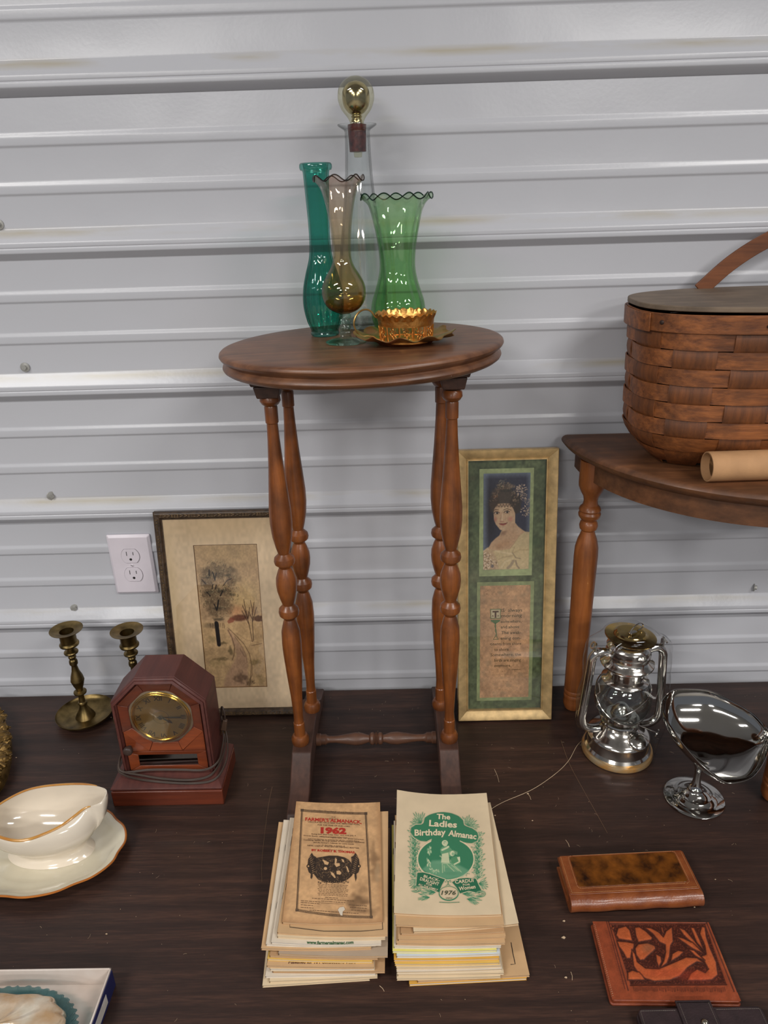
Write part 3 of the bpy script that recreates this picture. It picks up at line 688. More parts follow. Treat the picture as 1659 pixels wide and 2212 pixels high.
for s, z in ((.395, .216), (.30, .218), (.46, .217)):
    x, y, nx, ny, ins = sec(s, z); Mx = Matrix.Translation((x+nx*.0058, y+ny*.0058, z)) @ Vector((nx, ny, 0)).to_track_quat('Z', 'Y').to_matrix().to_4x4()
    MB().lathe([(.0001, .0016), (.0022, .0012), (.0030, .0003), (.0030, -.001)], 14, M=Mx).build('tack', mat('tack_iron', (70, 56, 52), .5, metal=.7), bk)
band(.0015, .2035, -.0060, -.0045, 0, 1, 160, 'inner_shade', mat('basket_shade', (40, 26, 18), .9), bk)  # added dark sheet behind the weave, its colour standing in for the shaded interior
lidr = Matrix.Rotation(R_(1.6), 4, 'X')
mb = MB(); pts = [sup(2*PI*i/140, BA+.006, BB+.008, 2.75) for i in range(140)]
mb.prism(pts, .2335, .2405, 'z').build('lid', M_lid, bk, bevel=.0012)
mb = MB(); mb.prism([(x, y) for x, y in [sup(PI+PI*i/60, BA*.80, BB+.0015, 2.6) for i in range(61)] if y < -.085], .2302, .2345, 'z').build('lid_batten', M_spl, bk)
_h = [tuple(at(u, v, y=-.047)) for u, v in ((1511, 628), (1523, 617), (1569, 576), (1614, 544), (1659, 518), (1720, 489), (1800, 462), (1890, 450), (1980, 462), (2070, 510), (2140, 580))]
hp = smoothprof(_h, 5)
mb = MB(); v = []
for i, p in enumerate(hp):
    a = Vector(hp[max(i-1, 0)]); b = Vector(hp[min(i+1, len(hp)-1)]); t = (b-a).normalized(); nn = Vector((-t.z, 0, t.x)); P0 = Vector(p)
    for sa_, sy in ((-1, -1), (1, -1), (1, 1), (-1, 1)): v.append(tuple(P0+nn*.0118*sa_+Vector((0, .0022*sy, 0))))
nh = len(hp); mb.add(v, [(i*4+k, (i+1)*4+k, (i+1)*4+(k+1) % 4, i*4+(k+1) % 4) for i in range(nh-1) for k in range(4)]+[(0, 1, 2, 3), (nh*4-1, nh*4-2, nh*4-3, nh*4-4)])
mb.build('handle', wood('handle_bent', (132, 78, 44), (98, 56, 32), (50, 30, 20), 'x', .45, stain=.3, coat=0), bk, bevel=.001, world=True)

# cardboard tube
tb = thing('cardboard_tube', 'brown cardboard mailing tube on the half-round table in front of the basket', 'tube', (.585, -.285, HZ))
M_card = mat('kraft_paper', (186, 142, 100), .75, var=.08, vs=30, bump=.2, bs=300)
E0 = at(1527, 1008, z=HZ+.0215)
Mt = Matrix.Translation((E0[0]-.585, E0[1]+.285, .0215)) @ Matrix.Rotation(R_(1.2), 4, 'Z') @ Matrix.Rotation(PI/2, 4, 'Y')
tp_ = [(.0212, 0), (.0215, .0004), (.0215, .31), (.0195, .31), (.0195, 0)]
MB().lathe(tp_, 56, M=Mt, close=True).build('tube_wall', M_card, tb, ang=50)
MB().lathe([(.0194, .012), (.0001, .012), (.0001, .014), (.0194, .014)], 40, M=Mt).build('end_disc', mat('kraft_inner', (140, 104, 66), .8), tb)
MB().lathe([(.0216, .165), (.0218, .1652), (.0218, .21), (.0216, .2102)], 56, M=Mt).build('paper_label', mat('label_white', (214, 206, 196), .6, var=.03), tb)

# ================================================================== brass candlesticks
M_br = mat('aged_brass', (134, 114, 74), .38, metal=1, vs=50, var=.3, bump=.15, bs=90)
cs = thing('candlestick', 'brass candlestick with round drip dish standing left of the clock in full view', 'candlestick', (-.609, -.084, 0))
dish = [(.0001, .0035), (.010, .0035), (.030, .0040), (.044, .0066), (.0515, .0115), (.0530, .0148), (.0535, .0146), (.0522, .0100), (.0448, .0045), (.038, .0012), (.030, 0), (.0001, 0)]
MB().lathe(dish[::-1], 72).build('drip_dish', M_br, cs, ang=60)
stem = [(.0185, .0038), (.0160, .0095), (.0115, .017), (.0080, .025), (.0066, .031), (.0082, .0325), (.0086, .035), (.0080, .037), (.0062, .0385), (.0054, .046), (.0052, .053), (.0062, .0555), (.0115, .058), (.0120, .0602), (.0115, .062), (.0062, .064), (.0068, .069), (.0100, .078), (.0125, .087), (.0108, .097), (.0070, .108), (.0052, .119), (.0058, .1215), (.0075, .124), (.0078, .1285), (.0072, .132), (.0052, .1345), (.0070, .138), (.0072, .1405), (.0050, .143), (.0062, .146), (.0125, .1485), (.0130, .1505), (.0120, .1525), (.0066, .155), (.0066, .159), (.0090, .1635), (.0172, .1660), (.0176, .1685), (.0165, .1705), (.0145, .172)]
MB().lathe(stem, 40).build('stem', M_br, cs, ang=25)
MB().lathe([(.0146, .172), (.0146, .190), (.0165, .1935), (.0245, .1962), (.0292, .1985), (.0295, .1995), (.0240, .1982), (.0160, .1962), (.0128, .1950), (.0122, .178), (.0001, .178)], 56).build('candle_cup', M_br, cs, ang=35)
dup(cs, loc=(-.4945, -.092, 0), label='brass candlestick mostly hidden behind the wooden clock, its cup and upper stem showing')

# ================================================================== framed landscape
def leaning(name, label, cat, p_bl, p_tl, w_, h_):
    """empty at the lower left corner; local x = along, local z = up the face, local -y = out of the face"""
    b = Vector(p_bl); dy = p_tl; ang = math.asin(dy/h_)
    t = thing(name, label, cat, b, rot=(-ang, 0, 0)); return t
def frame_bars(t, w_, h_, prof, m, joint=True):
    """prof: list of (inset, out) from the outer edge, out = towards viewer; four mitred bars"""
    cs_ = [((0, 0), (w_, 0)), ((w_, 0), (w_, h_)), ((w_, h_), (0, h_)), ((0, h_), (0, 0))]
    for (x0, z0), (x1, z1) in cs_:
        dx, dz = x1-x0, z1-z0; L = math.hypot(dx, dz); dx /= L; dz /= L; nx, nz = -dz, dx
        v = []
        for e in (0, 1):
            for i_, o_ in prof:
                q = i_ if e == 0 else L-i_
                q += .0001 if e == 0 else -.0001
                v.append((x0+dx*q+nx*i_, -o_, z0+dz*q+nz*i_))
        n = len(prof); f = [(k, (k+1) % n, n+(k+1) % n, n+k) for k in range(n)]+[tuple(range(n-1, -1, -1)), tuple(range(n, 2*n))]
        MB().add(v, f).build('frame_bar', m, t, ang=25)
M_frd = mat('carved_dark_wood', (74, 56, 40), .5, var=.3, vs=120, bump=.3)
FW, FH = .243, .408
lf = leaning('framed_landscape', 'dark carved frame holding a sepia watercolour of trees and a winding lane', 'picture', (-.4335, -.080, .0005), .058, FW, FH)
frame_bars(lf, FW, FH, [(0, 0), (0, .010), (.0015, .0125), (.004, .0135), (.0105, .0120), (.0135, .0085), (.0145, .0085), (.0145, 0)], M_frd)
# carved relief: running bead-and-leaf ornament
mb = MB(); rnd = random.Random(2)
def carve(x0, z0, dx, dz, L):
    nx, nz = -dz, dx; q = .012; k = 0
    while q < L-.012:
        if k % 5 < 3:
            for s_ in (-1, 1):
                a = (x0+dx*q+nx*(.0062+s_*.0022), z0+dz*q+nz*(.0062+s_*.0022)); b = (a[0]+dx*.0042, a[1]+dz*.0042)
                mb.tube([(a[0], -.0134, a[1]), (b[0], -.0134, b[1])], .00055, 5)
            c = (x0+dx*(q+.002)+nx*.0062, z0+dz*(q+.002)+nz*.0062)
            mb.lathe([(.0013, 0), (.0012, .0006), (.0001, .0009)], 6, M=Matrix.Translation((c[0], -.0130, c[1])) @ Matrix.Rotation(PI/2, 4, 'X'))
            q += .0052
        else:
            c = (x0+dx*(q+.003)+nx*.0062, z0+dz*(q+.003)+nz*.0062)
            for s_ in (-1, 1):
                mb.tube([(c[0]+dx*(-.003+.001*i)+nx*s_*.0009*math.sin(i*.7), -.0133, c[1]+dz*(-.003+.001*i)+nz*s_*.0009*i*.45) for i in range(7)], .0006, 5)
            q += .0075
        k += 1
carve(0, 0, 1, 0, FW); carve(FW, 0, 0, 1, FH); carve(FW, FH, -1, 0, FW); carve(0, FH, 0, -1, FH)
o = mb.build('carved_ornament', mat('gilt_wear', (112, 88, 56), .5, metal=.3, var=.4, vs=150), lf); o['kind'] = 'stuff'
MB().box(.010, FW-.010, -.004, -.001, .010, FH-.010).build('backing', mat('backing_board', (120, 96, 66), .8), lf)
# mat board with its window
mx0, mx1, mz0, mz1 = .0145, FW-.0145, .0145, FH-.0145
wx0, wx1, wz0, wz1 = .066, .182, .058, .344
c = Cv(110, 200, 0, 1, 0, 1, (228, 202, 170)); c.grain(.02, .05, 1); c.grain(.2, .06, 2); c.ell(.5, -.05, .9, .25, (196, 164, 120), .5, .9); c.ell(.0, .5, .12, .7, (206, 178, 132), .5, .9)
def rect_with_hole(cv, name, m, par, y):
    # four strips around the window, colours sampled from the canvas
    for (a0, a1, b0, b1) in ((mx0, wx0, mz0, mz1), (wx1, mx1, mz0, mz1), (wx0, wx1, wz1, mz1), (wx0, wx1, mz0, wz0)):
        nu, nv = max(4, int((a1-a0)/.0018)), max(4, int((b1-b0)/.0018)); sub = Cv(nu, nv, 0, 1, 0, 1, (0, 0, 0))
        U, V = np.meshgrid(np.linspace(a0, a1, nu), np.linspace(b1, b0, nv))
        iu = np.clip(((U-mx0)/(mx1-mx0)*(cv.w-1)).astype(int), 0, cv.w-1); iv = np.clip(((mz1-V)/(mz1-mz0)*(cv.h-1)).astype(int), 0, cv.h-1); sub.a = cv.a[iv, iu]
        panel(name, sub, lambda U_, V_, a0=a0, a1=a1, b0=b0, b1=b1: (a0+U_*(a1-a0), y, b1-V_*(b1-b0)), m, par)
M_vc = vcol('printed_colour', .55, spec=.3)
rect_with_hole(c, 'mat_board', M_vc, lf, -.0068)
mb = MB(); e_ = .0013
for a, b in (((wx0, wz0), (wx1, wz0)), ((wx1, wz0), (wx1, wz1)), ((wx1, wz1), (wx0, wz1)), ((wx0, wz1), (wx0, wz0))):
    i0 = (a[0]+(e_ if a[0] < .1 else -e_), a[1]+(e_ if a[1] < .1 else -e_)); i1 = (b[0]+(e_ if b[0] < .1 else -e_), b[1]+(e_ if b[1] < .1 else -e_))
    mb.add([(a[0], -.0068, a[1]), (b[0], -.0068, b[1]), (i1[0], -.0056, i1[1]), (i0[0], -.0056, i0[1])], [(0, 1, 2, 3)])
mb.build('mat_bevel', mat('bevel_brown', (120, 84, 48), .7), lf)
# the watercolour, painted in the coordinates of the close-up
cv = Cv(190, 400, 455, 1165, 400, 1810, (198, 170, 132)); rs = np.random.RandomState(5)
cv.ell(820, 480, 700, 260, (176, 152, 112), .6, .9); cv.ell(980, 900, 300, 260, (206, 180, 130), .7, .9); cv.ell(870, 1040, 160, 90, (206, 152, 112), .5, .9)
cv.poly([(455, 1150), (1165, 1150), (1165, 1810), (455, 1810)], (198, 170, 128), .8, 14)
cv.ell(900, 1110, 120, 42, (120, 84, 66), .8, .5); cv.poly([(760, 1140), (800, 1100), (850, 1120), (830, 1150), (770, 1165)], (150, 96, 76), .7, 8)
cv.ell(1130, 1120, 90, 34, (112, 86, 68), .85, .4, rag=.4); cv.ell(560, 1180, 130, 40, (128, 112, 88), .6, .8)
cv.ell(690, 800, 270, 330, (150, 128, 98), .5, .7, rag=.5, seed=4, rs=60); cv.ell(660, 1000, 230, 190, (146, 124, 96), .5, .7, rag=.5, seed=9, rs=50)
for cx, cy, rx, ry in [(860, 730, 110, 80), (620, 930, 150, 90), (640, 640, 150, 90), (560, 700, 110, 90), (780, 660, 170, 80), (860, 640, 90, 50), (640, 840, 170, 60), (780, 850, 120, 55), (560, 860, 90, 55), (700, 960, 170, 80), (600, 1040, 110, 80), (760, 1010, 100, 60), (560, 760, 90, 60)]:
    cv.ell(cx, cy, rx, ry, (126, 108, 84), .6, .75, rag=.8, seed=int(cx), rs=34)
for cx, cy, rx, ry in [(590, 850, 90, 24), (740, 840, 90, 22), (680, 1010, 80, 20), (840, 880, 60, 18), (560, 710, 60, 16), (800, 690, 60, 18), (650, 1120, 90, 20)]:
    cv.ell(cx, cy, rx, ry, (88, 80, 64), .55, .8, rag=.8, seed=int(cy), rs=22)
for i in range(800):
    a = rs.rand()*2*PI; rr_ = rs.rand()**.6; x = 690+rr_*math.cos(a)*230; y = 830+rr_*math.sin(a)*290
    if x < 465: continue
    L = 10+rs.rand()*18; an = rs.rand()*PI; k = rs.rand()
    cv.ell(x, y, L, 3+3*rs.rand(), (100, 88, 68) if k < .6 else (196, 180, 140), .25+.3*rs.rand(), .8, math.degrees(an))
for pts, wd in [([(640, 1370), (636, 1250), (632, 1160)], 46), ([(650, 1030), (636, 990), (625, 970)], 12), ([(655, 1020), (680, 935)], 16), ([(705, 890), (740, 840)], 10), ([(590, 890), (560, 850)], 9), ([(600, 690), (605, 640)], 14), ([(660, 735), (650, 680), (640, 660)], 13), ([(660, 735), (682, 670)], 9), ([(750, 790), (800, 740), (850, 725)], 6), ([(550, 770), (510, 725)], 7), ([(620, 820), (630, 780)], 9), ([(660, 820), (668, 785)], 9)]:
    cv.line(pts, wd, (52, 46, 44), .85, 8)
for i in range(9): x = 560+i*20; cv.line([(x, 1200+8*math.sin(i)), (x+6*math.sin(i*2), 1160)], 5, (84, 66, 52), .7, 5)
for pts in [[(1030, 1350), (1010, 1180), (985, 1060), (970, 930)], [(1045, 1340), (1048, 1180), (1060, 1040), (1045, 940)], [(1010, 1180), (940, 1040)], [(1000, 1120), (1030, 1010)], [(1050, 1150), (1110, 1010)], [(990, 1080), (950, 990)], [(1055, 1080), (1085, 960)], [(1048, 1120), (1015, 1050)]]:
    cv.line(pts, 6, (72, 54, 44), .8, 6)
cv.ell(990, 1080, 70, 60, (96, 72, 58), .4, .9, rag=.7, rs=16); cv.ell(1075, 1040, 70, 80, (130, 100, 78), .3, .9, rag=.7, rs=16)
road = [(760, 1210), (800, 1260), (850, 1330), (905, 1400), (945, 1480), (960, 1560), (950, 1640), (940, 1810), (640, 1810), (700, 1680), (790, 1560), (835, 1480), (820, 1400), (790, 1320), (760, 1250)]
cv.poly(road, (176, 146, 120), .65, 30)
for pts, wd, a in [([(770, 1215), (850, 1290), (930, 1370), (985, 1470), (1000, 1570), (985, 1680), (960, 1800)], 8, .6), ([(760, 1230), (800, 1310), (818, 1400), (805, 1480), (780, 1530)], 10, .6), ([(830, 1290), (900, 1390), (940, 1470), (950, 1560)], 7, .4), ([(880, 1420), (925, 1500)], 6, .4), ([(1020, 1390), (1140, 1370)], 7, .5), ([(850, 1260), (960, 1330), (1100, 1360)], 5, .3), ([(930, 1790), (1000, 1690), (1010, 1580)], 6, .5)]:
    cv.line(pts, wd, (104, 82, 64), a, 9)
for cx, cy, rx, ry, col, a in [(690, 1360, 70, 22, (110, 96, 70), .6), (640, 1520, 130, 26, (120, 104, 76), .6), (770, 1440, 40, 70, (96, 84, 62), .5), (600, 1560, 120, 60, (170, 150, 108), .5), (860, 1720, 110, 80, (116, 96, 76), .6), (960, 1770, 60, 50, (110, 92, 70), .5), (1060, 1560, 90, 40, (142, 124, 84), .5), (560, 1320, 70, 60, (150, 134, 98), .5), (1090, 1740, 70, 60, (150, 130, 90), .4)]:
    cv.ell(cx, cy, rx, ry, col, a, .8, rag=.7, rs=24, seed=int(cx+cy))
cv.line([(985, 1780), (998, 1752), (1006, 1778)], 3, (60, 46, 40), .9, 4); cv.line([(1024, 1745), (1012, 1748), (1010, 1758), (1022, 1766), (1020, 1778), (1008, 1780)], 3, (60, 46, 40), .9, 4)
cv.grain(14, .05, 3); cv.grain(50, .05, 8)
mn_ = np.array((196, 170, 132.)); cv.a = mn_+(cv.a-mn_)*1.35; cv.a = np.clip(cv.a*np.array((1.02, .99, .99)), 30, 235)
panel('watercolour', cv, lambda U, V: (wx0+.0005+U*(wx1-wx0-.001), -.0054, wz1-.0005-V*(wz1-wz0-.001)), M_vc, lf)
def pane_mat(name, refl=.05):
    m, t, b, N, L = nt(name); N.remove(b); out = N['Material Output']
    tr = N.new('ShaderNodeBsdfTransparent'); tr.inputs[0].default_value = (.97, .965, .95, 1)
    gl = N.new('ShaderNodeBsdfGlossy'); gl.inputs['Roughness'].default_value = .03
    ms = N.new('ShaderNodeMixShader'); lw = N.new('ShaderNodeLayerWeight'); lw.inputs[0].default_value = .5
    p = N.new('ShaderNodeMath'); p.operation = 'POWER'; L.new(lw.outputs['Facing'], p.inputs[0]); p.inputs[1].default_value = 5
    q = N.new('ShaderNodeMath'); q.operation = 'MULTIPLY_ADD'; L.new(p.outputs[0], q.inputs[0]); q.inputs[1].default_value = .9; q.inputs[2].default_value = refl
    L.new(q.outputs[0], ms.inputs[0]); L.new(tr.outputs[0], ms.inputs[1]); L.new(gl.outputs[0], ms.inputs[2]); L.new(ms.outputs[0], out.inputs[0]); return m
M_pane = pane_mat('picture_glass')
MB().box(.0138, FW-.0138, -.0082, -.0074, .0138, FH-.0138).build('glass_pane', M_pane, lf)

# ================================================================== framed portrait with verse
M_gf = mat('worn_gilt_frame', (206, 174, 122), .42, metal=.45, vs=70, var=.14, bump=.15)
PW, PH_ = .175, .513
pf = leaning('framed_portrait', 'tall narrow gilt frame with green mat, portrait of a woman and a printed verse', 'picture', (.1095, -.106, .0005), .085, PW, PH_)
frame_bars(pf, PW, PH_, [(0, 0), (0, .015), (.0012, .0165), (.0035, .0162), (.0165, .0085), (.018, .0100), (.0195, .0100), (.0195, 0)], M_gf)
MB().box(.012, PW-.012, -.003, -.0005, .012, PH_-.012).build('backing', bpy.data.materials['backing_board'], pf)
ix0, ix1, iz0, iz1 = .0190, PW-.0190, .0190, PH_-.0190
cg = Cv(90, 260, 0, 1, 0, 3, (92, 102, 74)); cg.grain(.05, .16, 1); cg.grain(.2, .12, 2); cg.grain(.02, .12, 4)
for i in range(40): cg.ell(random.random(), random.random()*3, .05+.1*random.random(), .03+.1*random.random(), (74, 94, 66) if i % 3 else (110, 104, 80), .4, .9)
panel('green_mat', cg, lambda U, V: (ix0+U*(ix1-ix0), -.0042, iz1-V*(iz1-iz0)), M_vc, pf)
def card(name, x0, x1, z0, z1, y, col, seed):
    q = Cv(50, 100, 0, 1, 0, 2, col); q.grain(.04, .08, seed); q.grain(.15, .06, seed+1)
    h, w_ = q.h, q.w
    o = panel(name, q, lambda U, V: (x0+U*(x1-x0), y, z1-V*(z1-z0)), M_vc, pf); return o
fx = lambda u: ix0+(u-125)/(725-125)*(ix1-ix0)         # close-up pixel -> frame coordinate
fz = lambda v: iz1-(v-185)/(2020-185)*(iz1-iz0)
card('photo_mount', fx(214), fx(630), fz(1005), fz(246), -.0050, (164, 176, 130), 1)
card('verse_mount', fx(198), fx(650), fz(1955), fz(1048), -.0050, (146, 156, 112), 3)
# the photograph of the woman, painted in the coordinates of its close-up
cv = Cv(200, 380, 205, 1225, 95, 2040, (62, 62, 76)); 
cv.ell(330, 900, 330, 900, (44, 40, 44), .9, .9); cv.ell(1100, 600, 240, 800, (60, 60, 80), .7, .8)
for pts, wd in (([(205, 95), (205, 1700)], 150), ([(205, 95), (1225, 95)], 110), ([(1225, 95), (1225, 1250)], 90)): cv.line(pts, wd, (128, 140, 158), .75, 110)
cv.poly([(205, 1650), (310, 1580), (420, 1500), (560, 1340), (600, 1250), (900, 1080), (980, 1170), (1130, 1270), (1225, 1280), (1225, 2040), (205, 2040)], (196, 168, 136), 1, 16)   # shoulders
cv.poly([(315, 1600), (380, 1480), (480, 1390), (600, 1310), (640, 1230), (830, 1100), (905, 1090), (960, 1180), (1120, 1270), (940, 1460), (810, 1610), (640, 1640), (470, 1640)], (200, 164, 132), 1, 22)
cv.ell(560, 1560, 120, 90, (170, 128, 96), .6, .9); cv.ell(700, 1500, 200, 110, (196, 152, 116), .6, .9); cv.ell(980, 1250, 100, 130, (212, 180, 150), .6, .9, -30)
cv.ell(650, 1290, 110, 70, (140, 108, 88), .7, .9, -20); cv.ell(860, 1180, 110, 110, (206, 176, 146), .6, .9)
cv.line([(1015, 1350), (940, 1450), (870, 1540), (810, 1615)], 14, (140, 110, 88), .6, 18)
cv.poly([(1015, 1340), (1130, 1275), (1225, 1285), (1225, 2040), (560, 2040), (520, 1850), (430, 1650), (640, 1640), (800, 1620), (900, 1500)], (206, 184, 144), 1, 20)   # dress
for pts, wd, col, a in [([(480, 1650), (700, 1700), (860, 1720)], 34, (226, 204, 168), .7), ([(860, 1700), (930, 1800), (1030, 1820)], 16, (120, 104, 86), .7), ([(930, 1860), (960, 1960), (1010, 2020)], 30, (128, 110, 96), .7), ([(1225, 1640), (1000, 1640), (880, 1700)], 20, (182, 156, 118), .6), ([(540, 1830), (640, 1790), (860, 1760)], 18, (160, 134, 104), .5), ([(880, 1870), (820, 1960), (760, 2010)], 60, (140, 124, 110), .6), ([(900, 1580), (860, 1680)], 24, (170, 146, 112), .5), ([(600, 2000), (700, 1880), (850, 1820)], 40, (222, 202, 166), .6), ([(1060, 1950), (1200, 1900)], 26, (216, 194, 154), .6), ([(205, 1660), (300, 1590), (320, 1620)], 26, (214, 188, 160), .8)]:
    cv.line(pts, wd, col, a, 22)
cv.ell(640, 640, 330, 400, (84, 72, 62), .95, .3, rag=.25, rs=60)          # hair mass
cv.ell(440, 700, 150, 240, (74, 58, 46), .8, .6, rag=.4, rs=40); cv.ell(900, 720, 170, 260, (66, 56, 48), .95, .4, 12, rag=.3, rs=40)
cv.poly([(430, 900), (440, 800), (520, 700), (640, 690), (780, 700), (860, 800), (905, 900), (905, 1080), (850, 1160), (770, 1220), (640, 1248), (575, 1220), (480, 1110), (440, 1010)], (206, 172, 140), 1, 16)    # face
cv.ell(660, 800, 190, 90, (214, 190, 158), .6, .9); cv.ell(800, 1010, 90, 80, (206, 138, 120), .7, .9); cv.ell(470, 1010, 50, 90, (176, 112, 96), .7, .9); cv.ell(640, 1190, 90, 50, (222, 196, 166), .6, .9)
cv.ell(470, 860, 50, 100, (150, 116, 94), .5, .9); cv.ell(850, 1150, 60, 60, (188, 150, 120), .6, .9)
for cx, cy in ((500, 882), (722, 868)):
    cv.ell(cx, cy-8, 82, 40, (150, 116, 94), .6, .8); cv.ell(cx, cy, 58, 25, (206, 186, 166), .9, .5); cv.ell(cx+8, cy, 26, 25, (48, 38, 34), 1, .3)
    cv.line([(cx-66, cy+6), (cx-34, cy-22), (cx+14, cy-28), (cx+62, cy-4)], 12, (64, 46, 38), .9, 8); cv.line([(cx-54, cy+16), (cx, cy+30), (cx+54, cy+12)], 6, (110, 82, 66), .6, 8); cv.ell(cx+14, cy-8, 6, 6, (230, 220, 200), .9, .5)
cv.line([(428, 830), (470, 806), (530, 820)], 16, (90, 68, 52), .7, 12); cv.line([(650, 822), (720, 798), (812, 830)], 16, (90, 68, 52), .7, 12)
cv.line([(600, 880), (592, 960), (572, 1030)], 18, (176, 136, 110), .6, 20); cv.line([(622, 900), (616, 1040)], 22, (232, 208, 180), .6, 18); cv.ell(612, 1056, 52, 20, (186, 134, 112), .7, .6); cv.ell(590, 1062, 10, 6, (110, 70, 58), .8, .5); cv.ell(648, 1054, 12, 6, (120, 78, 62), .8, .5)
cv.poly([(545, 1098), (600, 1088), (640, 1096), (690, 1086), (738, 1080), (700, 1118), (640, 1138), (590, 1128)], (172, 92, 82), .9, 8); cv.line([(545, 1098), (600, 1104), (640, 1106), (700, 1098), (740, 1080)], 8, (80, 42, 38), .95, 6)
cv.ell(640, 1165, 40, 8, (160, 118, 96), .5, .9)
rs = np.random.RandomState(9)
for i in range(150):                                            # curls
    a = -PI+rs.rand()*PI*1.1; r = .55+.45*rs.rand(); x = 670+math.cos(a)*r*330; y = 640+math.sin(a)*r*370; k = rs.rand()
    if 470 < x < 870 and y > 790: continue
    cv.ell(x, y, 26+24*rs.rand(), 10+12*rs.rand(), (172, 146, 120) if k < .5 else ((62, 52, 46) if k < .75 else (128, 104, 84)), .5, .8, rs.rand()*180)
for i in range(26): cv.ell(470+i*17, 735+22*math.sin(i*1.7), 30, 26, (120, 98, 80) if i % 2 else (70, 56, 48), .55, .7, i*40)
cv.ell(800, 350, 150, 60, (150, 130, 106), .5, .8, 10); cv.ell(700, 440, 180, 50, (64, 60, 52), .7, .7)
for cx, cy, R, col in [(1040, 430, 125, (210, 186, 164)), (1090, 570, 80, (202, 176, 152)), (1170, 650, 80, (208, 184, 160)), (1130, 850, 105, (204, 180, 156)), (600, 290, 70, (156, 148, 126)), (530, 350, 44, (130, 124, 104)), (690, 230, 30, (150, 144, 126)), (460, 530, 60, (140, 92, 60))]:
    for i in range(int(R/2.4)):
        a = rs.rand()*2*PI; q = rs.rand()**.5*R; cv.ell(cx+math.cos(a)*q, cy+math.sin(a)*q, R*.2, R*.1, col if rs.rand() < .65 else tuple(c_*.72 for c_ in col), .85, .5, math.degrees(a))
for i in range(170):
    x = 215+rs.rand()**1.3*330; y = 1680+rs.rand()*350
    if (x-205)/340+(2040-y)/380 > 1.35: continue
    cv.ell(x, y, 20, 14, [(222, 198, 174), (236, 216, 194), (120, 98, 82), (180, 150, 126)][rs.randint(4)], .8, .5, rs.rand()*180)
cv.ell(410, 1965, 46, 44, (110, 100, 104), .9, .5); cv.ell(270, 1990, 22, 20, (110, 90, 60), .9, .5)
cv.grain(30, .05, 2); cv.ell(770, 1475, 12, 6, (60, 44, 36), .9, .5)
panel('portrait_photograph', cv, lambda U, V: (fx(246)+U*(fx(604)-fx(246)), -.0053, fz(278)-V*(fz(278)-fz(958))), M_vc, pf)
cv = Cv(160, 340, 0, 400, 0, 860, (190, 148, 112)); cv.grain(60, .10, 1); cv.grain(16, .08, 2); cv.grain(5, .06, 4)
rs = np.random.RandomState(4)
for i in range(120): cv.ell(rs.rand()*400, rs.rand()**1.6*860 if i % 2 else rs.rand()*860, 2+5*rs.rand(), 2+4*rs.rand(), (118, 78, 50), .7*rs.rand(), .8)
for i in range(26): cv.ell(rs.rand()*400, 500+rs.rand()*340 if i % 2 else rs.rand()*160, 20+40*rs.rand(), 14+30*rs.rand(), (148, 126, 100), .4, .95, rag=.6)
panel('verse_sheet', cv, lambda U, V: (fx(224)+U*(fx(622)-fx(224)), -.0053, fz(1075)-V*(fz(1075)-fz(1930))), M_vc, pf)
M_ink = mat('sepia_ink', (78, 66, 40), .7, var=.05); M_inkg = mat('green_ink', (84, 110, 70), .7, var=.05)
def ver(u, v):   # close-up 2 (1373x2212, 7.63x) pixels -> frame face
    return (fx((u/7.628+1000-960)*3.4036), -.0056, fz((v/7.628+1230-930)*3.4036))
mb = MB(); S = 62
def vt(body, l, r, base, size, bold=.01): place_text(mb, body, size, (l+r)/2, -base, lambda x, y: ver(x, -y), width=r-l, bold=bold)
for body, l, r, b_, sz in [("IS· always", 572, 950, 560, 80), ("morning", 572, 945, 650, 80), ("somewhere,", 566, 940, 745, 74), ("and above", 566, 900, 838, 74), ("The awak-", 580, 938, 936, 74), ("ening con-", 566, 938, 1030, 74), ("tinents from shore", 385, 940, 1125, 74), ("to shore", 455, 715, 1220, 74), ("Somewhere, the", 388, 940, 1312, 74), ("birds are singing", 458, 940, 1408, 74), ("evermore.", 458, 762, 1500, 74), ("— Longfellow", 715, 935, 1558, 30), ("—·————— ———", 390, 765, 1645, 26)]:
    vt(body, l, r, b_, sz, .006)
mb.build('verse_lettering', M_ink, pf, smooth=False)
mb = MB(); strip(mb, [(385, -512), (560, -512), (560, -665), (385, -665)], 14, lambda x, y: ver(x, -y), closed=True)
flat_shape(mb, [(385, -690), (560, -690), (545, -720), (500, -745), (465, -765), (430, -735), (392, -715)], lambda x, y: ver(x, -y))
strip(mb, [(470, -740), (462, -800), (485, -860), (492, -930), (460, -990), (430, -1020), (530, -1020), (500, -985), (490, -930), (470, -870), (478, -800), (472, -740)], 11, lambda x, y: ver(x, -y))
mb.build('initial_ornament', M_inkg, pf, smooth=False)
mb = MB(); flat_shape(mb, [(392, -519), (553, -519), (553, -658), (392, -658)], lambda x, y: (ver(x, -y)[0], -.0055, ver(x, -y)[2])); mb.build('initial_ground', mat('initial_cream', (196, 180, 148), .7), pf, smooth=False)
mb = MB(); place_text(mb, "T", 150, 472, -648, lambda x, y: ver(x, -y), width=110, bold=.05)
for sx in (410, 505): strip(mb, [(sx, -632), (sx+14, -618), (sx+28, -632)], 12, lambda x, y: ver(x, -y))
mb.build('initial_letter', mat('initial_brown', (84, 58, 42), .7), pf, smooth=False)
MB().box(.0185, PW-.0185, -.0084, -.0076, .0185, PH_-.0185).build('glass_pane', M_pane, pf)

